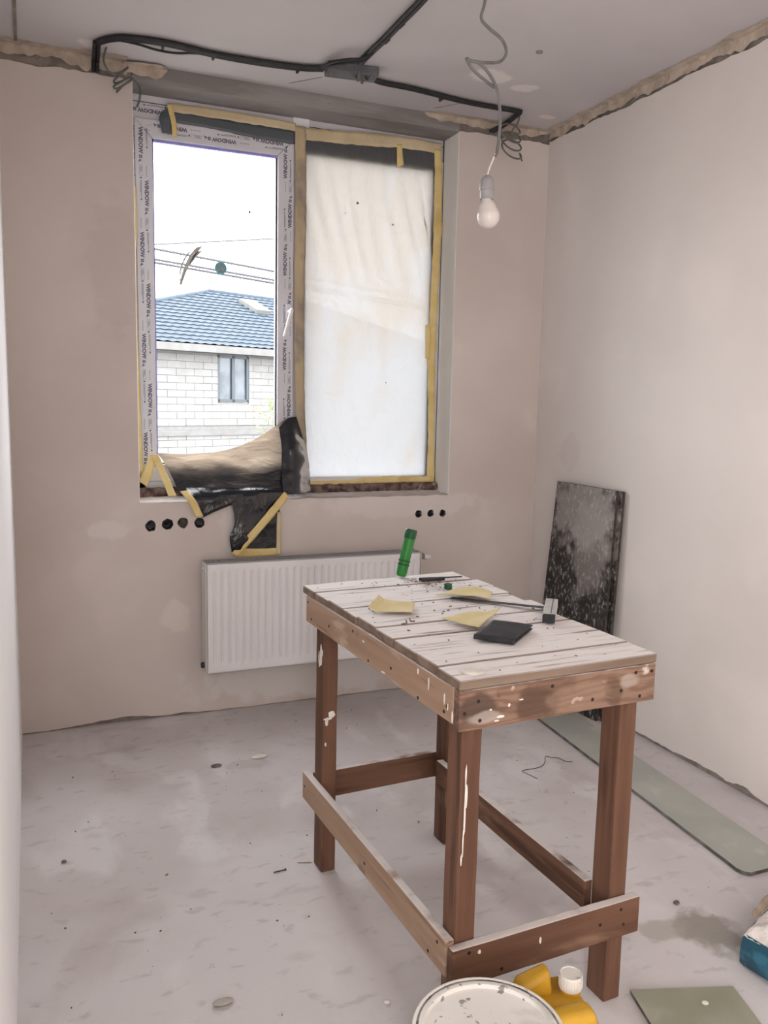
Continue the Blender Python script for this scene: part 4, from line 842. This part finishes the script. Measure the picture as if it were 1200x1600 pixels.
# ================================================================== BOARDS AND PLASTERBOARD
def leanboard(name, label, BL, BR, TL, TR, th, parts_mat):
    o = (Vector(BL)+Vector(BR))/2
    t = thing(name, label, 'board', o, 'formwork boards leaning on the wall')
    BL, BR, TL, TR = map(Vector, (BL, BR, TL, TR)); n = (BR-BL).cross(TL-BL).normalized()
    if n.x > 0: n = -n
    m = MB(); m.hexa([BL, BR, BL-n*th*.9, BR-n*th*.9, TL, TR, TL-n*th*.9, TR-n*th*.9]); m.build('core', m_board_edge, t, bevel=.002)
    m = MB(); m.hexa([BL+n*.0012, BR+n*.0012, BL+n*.0002, BR+n*.0002, TL+n*.0012, TR+n*.0012, TL+n*.0002, TR+n*.0002]); m.build('face', m_board, t)
    return t
leanboard('formwork_board', 'black plaster-smeared board leaning in front of its twin on the wall', (-.128, -.262, .002), (-.072, -.705, .002), (-.050, -.283, 1.056), (-.044, -.722, 1.056), .016, None)
leanboard('formwork_board', 'second black board showing only its edge between front board and wall', (-.102, -.272, .002), (-.046, -.722, .002), (-.030, -.292, 1.054), (-.024, -.742, 1.054), .016, None)
def flat_board(name, label, poly, z0, th, mface, medge, group=None):
    c = sum((Vector((a, b, 0)) for a, b in poly), Vector())/len(poly)
    t = thing(name, label, 'plasterboard', (c.x, c.y, 0), group)
    MB().prism([(a, b, z0) for a, b in poly], (0, 0, th)).build('gypsum_core', medge, t)
    MB().prism([(a, b, z0+th) for a, b in poly], (0, 0, .0006)).build('paper_face', mface, t)
    return t
outer = [(-.308, -.53)] + [(-.308+(-.424+.308)*i/22+.002*nz1((i, 0, 0), .9, 2), -.53+(-1.895+.53)*i/22) for i in range(1, 22)] + [(-.424, -1.880), (-.418, -1.905), (-.402, -1.918), (-.30, -1.919), (-.228, -1.917)]
inner = [(-.222, -1.85), (-.168, -1.10), (-.112, -.60), (-.106, -.53)]
flat_board('plasterboard_strip', 'long green plasterboard strip lying on the floor along the wall', outer+inner, .0015, .0115, m_gyps, m_gyps_e)
flat_board('plasterboard_offcut', 'olive green plasterboard offcut on the floor near the yellow canister', [(-1.092, -2.205), (-.97, -2.245), (-.845, -2.287), (-.868, -2.37), (-.90, -2.47), (-1.16, -2.45), (-1.12, -2.31)], .0015, .010, m_gyps_d, m_gyps_e)

# ================================================================== BAG, BUCKET, CANISTER
bag = thing('gypsum_bag', 'torn blue bag of gypsum heaped with pale powder on the floor', 'bag', (-.62, -2.22, 0))
e1 = Vector((.20, -.98, 0)).normalized(); e2 = Vector((.93, .36, 0)).normalized(); c0 = Vector((-.756, -2.226, .001))
def bagfn(inset, z, bul):
    out_ = []
    for (a, b) in [(0, 0), (.25, 0), (.5, 0), (.75, 0), (1, 0), (1, .33), (1, .66), (1, 1), (.75, 1), (.5, 1), (.25, 1), (0, 1), (0, .66), (0, .33)]:
        p = c0 + e1*(.26*a) + e2*(.36*b); ctr = c0 + e1*.13 + e2*.18
        q = ctr + (p-ctr)*(1-inset) + (p-ctr).normalized()*(bul*(1 if (a in (.25, .5, .75) or b in (.33, .66)) else .2)+.006*nz1(p+Vector((0, 0, z*9)), 30, 2))
        out_.append(Vector((q.x, q.y, z)))
    return out_
rings = [bagfn(.05, .002, .0), bagfn(0, .014, .008), bagfn(-.01, .045, .012), bagfn(-.005, .078, .008), bagfn(.01, .092, .002)]
m = MB(); n = 14
m.add([p for r in rings for p in r], [(i*n+k, i*n+(k+1) % n, (i+1)*n+(k+1) % n, (i+1)*n+k) for i in range(4) for k in range(n)] + [tuple(reversed(range(n)))])
m.build('sack', m_bag, bag, smooth=60)
def heap(u, v):
    p = c0 + e1*(.26*(u*1.0)) + e2*(.36*v); e = min(u, 1-u, v, 1-v)
    return Vector((p.x, p.y, .088+.045*min(1, e*4)**.6+.016*nz1(p, 22, 3)*min(1, e*8+.2)+.006*nz1(p, 70, 4)))
MB().grid(heap, 40, 50).build('powder', m_powder, bag, smooth=60)
m = MB(); q = [heap(.0, .25), heap(.0, .5), heap(.0, .75)]
m.grid(lambda u, v: heap(0, .2+.6*u)+Vector((-.022*v*math.sin(u*PI), .012*v, .010+.008*v*(1+nz1((u*5, v, 0), 1)))), 16, 5); m.build('torn_edge', M('brown_bag_paper', (.26, .20, .15), (.36, .29, .22), 20, rough=.9), bag, smooth=70, thick=.001)

bc = Vector((-1.661, -2.487, 0)); br = .141
bk = thing('bucket', 'white plastic bucket with a dirty lid in front of the workbench', 'bucket', (bc.x, bc.y, 0))
MB().lathe([(.112, .001), (.116, .004), (.132, .24), (.1325, .268)], bc, 48).build('body', m_bucket, bk, smooth=40)
MB().lathe([(.139, .262), (.1425, .266), (.1425, .284), (.1405, .289), (.137, .290), (.1345, .2885)], bc, 64, cap0=False, cap1=False).build('lid_rim', m_lidrim, bk, smooth=50)
MB().lathe([(.1345, .2885), (.1335, .2855), (.1315, .2855), (.130, .2885)], bc, 64, cap0=False, cap1=False).build('lid_groove', m_lidgap, bk, smooth=30)
MB().lathe([(.130, .2885), (.127, .290), (.120, .289), (.118, .2815), (.112, .280), (.03, .281), (.001, .281)], bc, 64, cap0=False).build('lid', m_bucket, bk, smooth=50)
m = MB()
for s in (-1, 1): m.lathe([(.012, 0), (.012, .010), (.006, .012)], bc+Vector((s*.133, .0, .235)), 14, axis=(s, 0, 0))
m.tube([bc+Vector((.146*math.cos(a), -.146*math.sin(a)*.995, .235-.10*math.sin(a))) for a in [PI*i/24 for i in range(25)]], .0024, 7)
m.build('bail_handle', m_metal, bk, smooth=50)

# yellow canister: body with a valley across the top, handle block behind, cap beside it
jc0 = Vector((-1.452, -2.392, 0))
jr = thing('canister', 'yellow plastic canister with a white screw cap between bucket and bench leg', 'canister', jc0)
ja_ = math.radians(-8)
def jp(a, b, z): return jc0 + Vector((a*math.cos(ja_)-b*math.sin(ja_), a*math.sin(ja_)+b*math.cos(ja_), z))
m = MB()
def rr(w, d, z, r=.022, n=5):
    o = []
    for cx, cy, a0 in ((1, 1, 0), (-1, 1, 90), (-1, -1, 180), (1, -1, 270)):
        for i in range(n):
            t = math.radians(a0+90*i/(n-1)); o.append(jp(cx*(w-r)+r*math.cos(t), cy*(d-r)+r*math.sin(t), z))
    return o
w_, d_ = .070, .080
prof = [(.93, .002), (1, .012), (1, .10), (.985, .104), (.985, .112), (1, .116), (1, .196), (.97, .208), (.90, .214)]
rg = [rr(w_*k, d_*k, z) for k, z in prof]; n = len(rg[0])
m.add([p for r in rg for p in r], [(i*n+k, i*n+(k+1) % n, (i+1)*n+(k+1) % n, (i+1)*n+k) for i in range(len(rg)-1) for k in range(n)] + [tuple(reversed(range(n))), tuple((len(rg)-1)*n+k for k in range(n))])
m.build('body', m_yellow, jr, smooth=40)
m = MB()   # front shoulder
lo = [jp(a, b, .208) for a, b in ((-.066, -.076), (.066, -.076), (.066, -.012), (-.066, -.012))]
hi = [jp(a, b, z) for a, b, z in ((-.058, -.068, .232), (.058, -.068, .236), (.058, -.030, .236), (-.058, -.030, .232))]
m.hexa([lo[0], lo[1], lo[3], lo[2], hi[0], hi[1], hi[3], hi[2]]); m.build('shoulder', m_yellow, jr, bevel=.014, seg=4, smooth=50)
m = MB()
lo = [jp(a, b, .208) for a, b in ((-.066, .020), (.012, .020), (.016, .076), (-.066, .076))]
hi = [jp(a, b, z) for a, b, z in ((-.060, .026, .238), (.006, .030, .262), (.008, .066, .264), (-.060, .068, .240))]
m.hexa([lo[0], lo[1], lo[3], lo[2], hi[0], hi[1], hi[3], hi[2]]); m.build('grip', m_yellow, jr, bevel=.012, seg=4, smooth=50)
MB().lathe([(.022, .205), (.022, .228)], jp(.050, .026, 0), 24).build('neck', m_yellow, jr, smooth=40)
cp_ = MB(); prof = [(.0235, .222), (.024, .224), (.024, .250), (.022, .2535), (.0215, .2515), (.001, .2515)]
cp_.lathe(prof, jp(.050, .026, 0), 32); cap_o = cp_.build('cap', m_cap, jr, smooth=40)
m = MB()
for k in range(28):
    a = 2*PI*k/28; c = jp(.050, .026, .241)+Vector((.0241*math.cos(a), .0241*math.sin(a), -.004)); m.obox(c, (Vector((math.cos(a), math.sin(a), 0)), Vector((-math.sin(a), math.cos(a), 0)), (0, 0, 1)), (.0008, .001, .011))
q = m.build('cap_rib', m_cap, cap_o); q['kind'] = 'stuff'
MB().obox(jp(.045, -.0804, .165), (jp(1, 0, 0)-jp(0, 0, 0), jp(0, 1, 0)-jp(0, 0, 0), (0, 0, 1)), (.018, .0006, .03)).build('label_patch', m_label, jr)

# ================================================================== SMALL THINGS ON THE FLOOR
def pebble(name, label, c, r, mat, seed, cat='stone', flat=.4):
    m = MB(); c = Vector(c)
    m.lathe([(r[0]*math.sin(PI*i/9)+.0003, -math.cos(PI*i/9)) for i in range(10)], (0, 0, 0), 14)
    m.v = [tuple(c + Vector((v[0]*(1+.25*nz1(v, .9/r[0]*.02, seed)), v[1]*r[1]/r[0]*(1+.25*nz1(v, 2, seed)), (v[2]*r[2]+r[2])))) for v in m.v]
    o = m.build(name, mat, None, smooth=60)
    for v in o.data.vertices: v.co -= c
    o.location = c
    return tag(o, label, cat)
pebble('pebble', 'flat grey pebble on the bare floor by the bottom edge', (-2.025, -1.88, .0005), (.024, .012, .006), m_stone, 1)
pebble('mortar_chip', 'dark mortar chip on the floor close to the white wall', (-2.35, -1.10, .0005), (.008, .007, .004), m_crumb, 2)
pebble('mortar_chip', 'dark chip on the floor between the bench leg and the plasterboard strip', (-.72, -1.95, .0005), (.010, .007, .005), m_crumb, 3)
pebble('mortar_chip', 'dark lump on the floor under the middle of the workbench', (-1.165, -1.90, .0005), (.010, .008, .006), m_crumb, 4)
pebble('plaster_flake', 'pale plaster flake on the floor in front of the radiator', (-1.598, -.555, .0005), (.030, .018, .003), m_putty, 5, 'plaster')
pebble('mortar_chip', 'dark chip on the shaded floor between the white wall and the radiator', (-1.776, -.584, .0005), (.022, .010, .005), m_crumb, 6)
pebble('plaster_flake', 'small white plaster crumb on the floor beside the lower bench rail', (-1.66, -2.02, .0005), (.008, .006, .004), m_putty, 8, 'plaster')
pebble('plaster_flake', 'pale plaster spot lying on the olive offcut', (-.955, -2.31, .0122), (.008, .007, .002), m_putty, 9, 'plaster')
nl = thing('nail', 'loose dark nail on the floor left of the bench leg', 'nail', (-1.75, -1.38, 0))
MB().tube([(-1.765, -1.384, .003), (-1.727, -1.381, .003)], .0018, 7).build('shank', m_nail, nl); MB().lathe([(.004, 0), (.004, .0015)], (-1.727, -1.381, .003), 10, axis=(1, .08, 0)).build('head', m_nail, nl)
wi = MB().tube(spline([(-.651, -1.117, .003), (-.665, -1.06, .002), (-.668, -1.037, .004), (-.60, -1.032, .002), (-.567, -1.026, .006), (-.540, -1.0, .010), (-.520, -.972, .012), (-.49, -.978, .006), (-.466, -.982, .003), (-.455, -1.02, .002), (-.43, -1.03, .002)], 5), .0013, 6).build('bent_wire', m_nail, None)
tag(wi, 'thin bent wire lying on the floor behind the workbench', 'wire')
ws = MB().obox((-1.66, -1.36, .002), ((1, -.35, 0), (.35, 1, 0), (0, 0, 1)), (.022, .0025, .0015)).build('wood_splinter', m_wood['pale_u'], None); tag(ws, 'pale wood splinter on the floor at the foot of the far left bench leg', 'splinter')
cr = MB()
for k in range(150):
    x, y = random.uniform(-2.4, -.05), random.uniform(-2.6, -.08)
    if x > -.48 or math.hypot(x+1.661, y+2.487) < .17 or (x > -1.2 and y < -2.1) or (-1.7 < x < -1.05 and y < -1.3): continue
    s = random.uniform(.0010, .0028); a = random.uniform(0, 3); cr.obox((x, y, s*.45), ((math.cos(a), math.sin(a), .1), (-math.sin(a), math.cos(a), .1), (0, 0, 1)), (s*random.uniform(.6, 1.6), s*.7, s*.5))
tag(cr.build('floor_crumbs', m_crumb), 'scattered dark crumbs of building dirt on the floor', 'debris', None, 'stuff')
cr = MB()
for k in range(170):
    u, v = random.gauss(.36, .10), random.gauss(.80, .06)
    if k > 90: u, v = random.uniform(.02, .50), random.uniform(.02, .92)
    if not (.02 < u < .5 and .02 < v < .92): continue
    p = wpt(u, v, ZT+.0037); s = random.uniform(.0008, .0022); a = random.uniform(0, 3); cr.obox(p, ((math.cos(a), math.sin(a), 0), (-math.sin(a), math.cos(a), 0), (0, 0, 1)), (s*random.uniform(.6, 2), s*.7, s*.5))
tag(cr.build('bench_crumbs', m_crumb), 'dark crumbs and filings strewn over the workbench top', 'debris', None, 'stuff')

# ================================================================== OUTSIDE
gnd = struct(MB().box((-60, .6, -3.2), (90, 120, -3.0)).build('ground', m_ground))
hd = Vector((.908, .418, 0)).normalized(); hn_ = Vector((-hd.y, hd.x, 0))    # along the wall, and away from us
W0 = Vector((.86, 20.1, 0))
def hp3(t, s, z): return W0 + hd*t + hn_*s + Vector((0, 0, z))
house = thing('house', 'white block house with a grey blue tiled hip roof seen through the window', 'house', hp3(2, 0, -3.0))
ZE = 2.86; T0, T1 = -3.72, 14.0; TA, TB = 4.78, 9.7   # wall ends; ridge ends
WT = (2.0, 3.14, 1.26, 2.62)     # house window: t0, t1, z0, z1
def hbox(m, t0, t1, s0, s1, z0, z1): return m.hexa([hp3(t, s, z) for z in (z0, z1) for s in (s0, s1) for t in (t0, t1)])
m = MB(); hbox(m, T0, WT[0], .03, .3, -3, ZE); hbox(m, WT[1], T1, .03, .3, -3, ZE); hbox(m, WT[0], WT[1], .03, .3, -3, WT[2]); hbox(m, WT[0], WT[1], .03, .3, WT[3], ZE)
hbox(m, T0, T0+.3, .3, 8, -3, ZE); hbox(m, T1-.3, T1, .3, 8, -3, ZE); hbox(m, T0, T1, 7.7, 8, -3, ZE)
m.build('wall_core', m_joint, house)
# aerated blocks laid over the part of the wall that shows
blk = None; ch = .20; nb = 0
for r in range(16):
    z0 = -.62 + r*ch
    if .30 < z0+ch/2 < .50: continue
    if z0+ch > ZE-.10: break
    t = -.9 + (.3 if r % 2 else 0)
    while t < 5.6:
        L0 = .6; ta, tb = t, t+L0
        t += L0
        segs = [(ta, tb)]
        if z0+ch > WT[2]+.02 and z0 < WT[3]-.02:
            segs = []
            if ta < WT[0]: segs.append((ta, min(tb, WT[0])))
            if tb > WT[1]: segs.append((max(ta, WT[1]), tb))
        for a, b in segs:
            if b-a < .05: continue
            m = MB(); j = .006; dd = random.uniform(-.006, .006)
            m.hexa([hp3(tt, s, z) for z in (z0+j, z0+ch-j) for s in (dd, .05) for tt in (a+j, b-j)])
            m.build('block', m_aac, house, recalc=False)
m = MB(); hbox(m, T0, T1, -.05, .03, .30, .46); m.build('floor_slab_edge', m_fascia, house)
m = MB(); hbox(m, T0, T1, -.02, .03, ZE-.16, ZE); m.build('wall_plate', m_soffit, house)
hw = bpy.data.objects.new('window', None); C.objects.link(hw); hw.parent = house
def fb(m, t0, t1, z0, z1, s0=.01, s1=.10): return hbox(m, t0, t1, s0, s1, z0, z1)
m = MB(); a, b, c, d = WT; k = .085
fb(m, a, a+k, c, d); fb(m, b-k, b, c, d); fb(m, a, b, c, c+k); fb(m, a, b, d-k, d); fb(m, (a+b)/2-.055, (a+b)/2+.055, c, d)
m.build('window_frame', m_hwin, hw)
for x0, x1 in ((a+k, (a+b)/2-.055), ((a+b)/2+.055, b-k)):
    m = MB(); fb(m, x0, x1, c+k, d-k, .06, .08); m.build('pane', m_hglass, hw)
# roof: stepped, waved metal tiles on the slope towards us; plain slopes at the ends
OV, RISE, RUN = .5, 2.15, 4.3
EZ = ZE-.02
def roof_fn(u, v):
    t0 = T0-OV+(TA-T0+OV)*v; t1 = T1+OV-(T1+OV-TB)*v
    t = t0+(t1-t0)*u; s = -OV+(RUN+OV)*v
    z = EZ+RISE*(s+OV)/(RUN+OV)
    return t, s, z
m = MB(); rows = 17; cols = 330
vs = []; fs = []
for r in range(rows):
    for e in (0, 1):
        v = (r+e)/rows; tl, th_ = T0-OV+(TA-T0+OV)*v, T1+OV-(T1+OV-TB)*v
        for i in range(cols+1):
            tt = -7+ (T1+8)*i/cols
            tt = min(max(tt, tl), th_)
            s = -OV+(RUN+OV)*v; z = EZ+RISE*v + (.022 if e == 0 else 0) + .026*(.5+.5*math.cos(2*PI*tt/.30+ (0 if r % 1 == 0 else 0)))*(1 if e == 0 else .55)
            vs.append(hp3(tt, s-(.02 if e == 0 else 0), z))
    k = r*2*(cols+1)
    fs += [(k+i, k+i+1, k+cols+1+i+1, k+cols+1+i) for i in range(cols)]
    if r: fs += [(k-(cols+1)+i, k-(cols+1)+i+1, k+i+1, k+i) for i in range(cols)]
m.add(vs, fs)
m.build('tiled_slope', m_roof, house, recalc=False, smooth=30)
apL, apR = hp3(TA, RUN, EZ+RISE), hp3(TB, RUN, EZ+RISE)
m = MB(); c = [hp3(T0-OV, -OV, EZ), hp3(T1+OV, -OV, EZ), hp3(T1+OV, 8+OV, EZ), hp3(T0-OV, 8+OV, EZ), apL-Vector((0, 0, .02)), apR-Vector((0, 0, .02))]
m.add(c, [(0, 4, 3), (1, 2, 5), (2, 3, 4, 5), (0, 3, 2, 1)]); m.build('hip_slope', m_roof, house)
MB().tube([apL, apR], .09, 8).tube([hp3(T0-OV, -OV, EZ+.05), apL], .08, 8).tube([hp3(T1+OV, -OV, EZ+.05), apR], .08, 8).build('ridge_cap', m_roof, house, smooth=60)
m = MB(); hbox(m, T0-OV, T1+OV, -OV-.04, -OV+.0, EZ-.20, EZ+.0); hbox(m, T0-OV, T1+OV, -OV, .02, EZ-.20, EZ-.17); m.build('eave_board', m_fascia, house)
# skylight
def rp3(t, v, up): 
    s = -OV+(RUN+OV)*v; return hp3(t, s, EZ+RISE*v) + (Vector((0, 0, 1))*RUN - hn_*RISE).normalized()*up
m = MB(); sk = ((5.42, .63), (6.05, .63), (5.42, .83), (6.05, .83))
m.hexa([rp3(t, v, .02) for t, v in sk] + [rp3(t, v, .16) for t, v in sk]); skl = m.build('skylight', m_fascia, house)
m = MB(); sk2 = ((5.48, .645), (5.99, .645), (5.48, .815), (5.99, .815)); m.hexa([rp3(t, v, .15) for t, v in sk2] + [rp3(t, v, .175) for t, v in sk2]); m.build('skylight_pane', M('pale_pane', (.8, .8, .8), rough=.1, spec=1), skl)
# overhead cables
for i, (a, b, D, lab) in enumerate((((200, 384), (470, 371), 12, 'uppermost faint overhead cable crossing the sky'), ((200, 381), (470, 432), 12.3, 'overhead cable second from the top across the sky'), ((200, 398), (470, 445), 12.6, 'upper one of the lowest close pair of overhead cables'), ((200, 403), (470, 450), 12.9, 'lowest overhead cable just above the house roof'))):
    p, q = hit(*a, 1, D), hit(*b, 1, D); v = q-p
    p2, q2 = p-v*5, q+v*4
    o = MB().tube([p2, p, q, q2], .023 if i else .014, 6).build('overhead_cord', m_overhead)
    for vx in o.data.vertices: vx.co -= p
    o.location = p
    tag(o, lab, 'cable')
# young tree
tx = Vector((1.28, 9.8, -3.0))
tree = thing('tree', 'small light green tree in front of the white block house', 'tree', tx)
trk = MB().tube(spline([tx, tx+Vector((.03, 0, 1.6)), tx+Vector((-.02, .02, 3.1)), tx+Vector((.03, 0, 4.35))], 6), [.05-.0024*i for i in range(19)], 8).build('trunk', m_bark, tree, smooth=60)
m = MB(); tips = []
for k in range(46):
    h = random.uniform(2.6, 4.3); a = random.uniform(0, 2*PI); L_ = random.uniform(.25, .55)*(1.15-.5*(h-2.6)/1.7)
    p0 = tx+Vector((0, 0, h)); p1 = p0+Vector((math.cos(a)*L_, math.sin(a)*L_, L_*.5)); m.tube([p0, (p0+p1)/2+Vector((0, 0, -.02)), p1], [.009, .006, .003], 5); tips.append((p0, p1))
m.build('branch', m_bark, tree)
m = MB()
for p0, p1 in tips:
    for k in range(34):
        c = p0.lerp(p1, random.uniform(.3, 1.08))+Vector((random.gauss(0, .055), random.gauss(0, .055), random.gauss(0, .055)))
        n1 = Vector((random.uniform(-1, 1), random.uniform(-1, 1), random.uniform(-.6, .6))).normalized(); n2 = n1.orthogonal().normalized()
        s = random.uniform(.018, .034)
        m.add([c-n1*s, c+n2*s*.45, c+n1*s, c-n2*s*.45], [(0, 1, 2, 3)])
q = m.build('foliage', m_leaf, tree, recalc=False); q['kind'] = 'stuff'
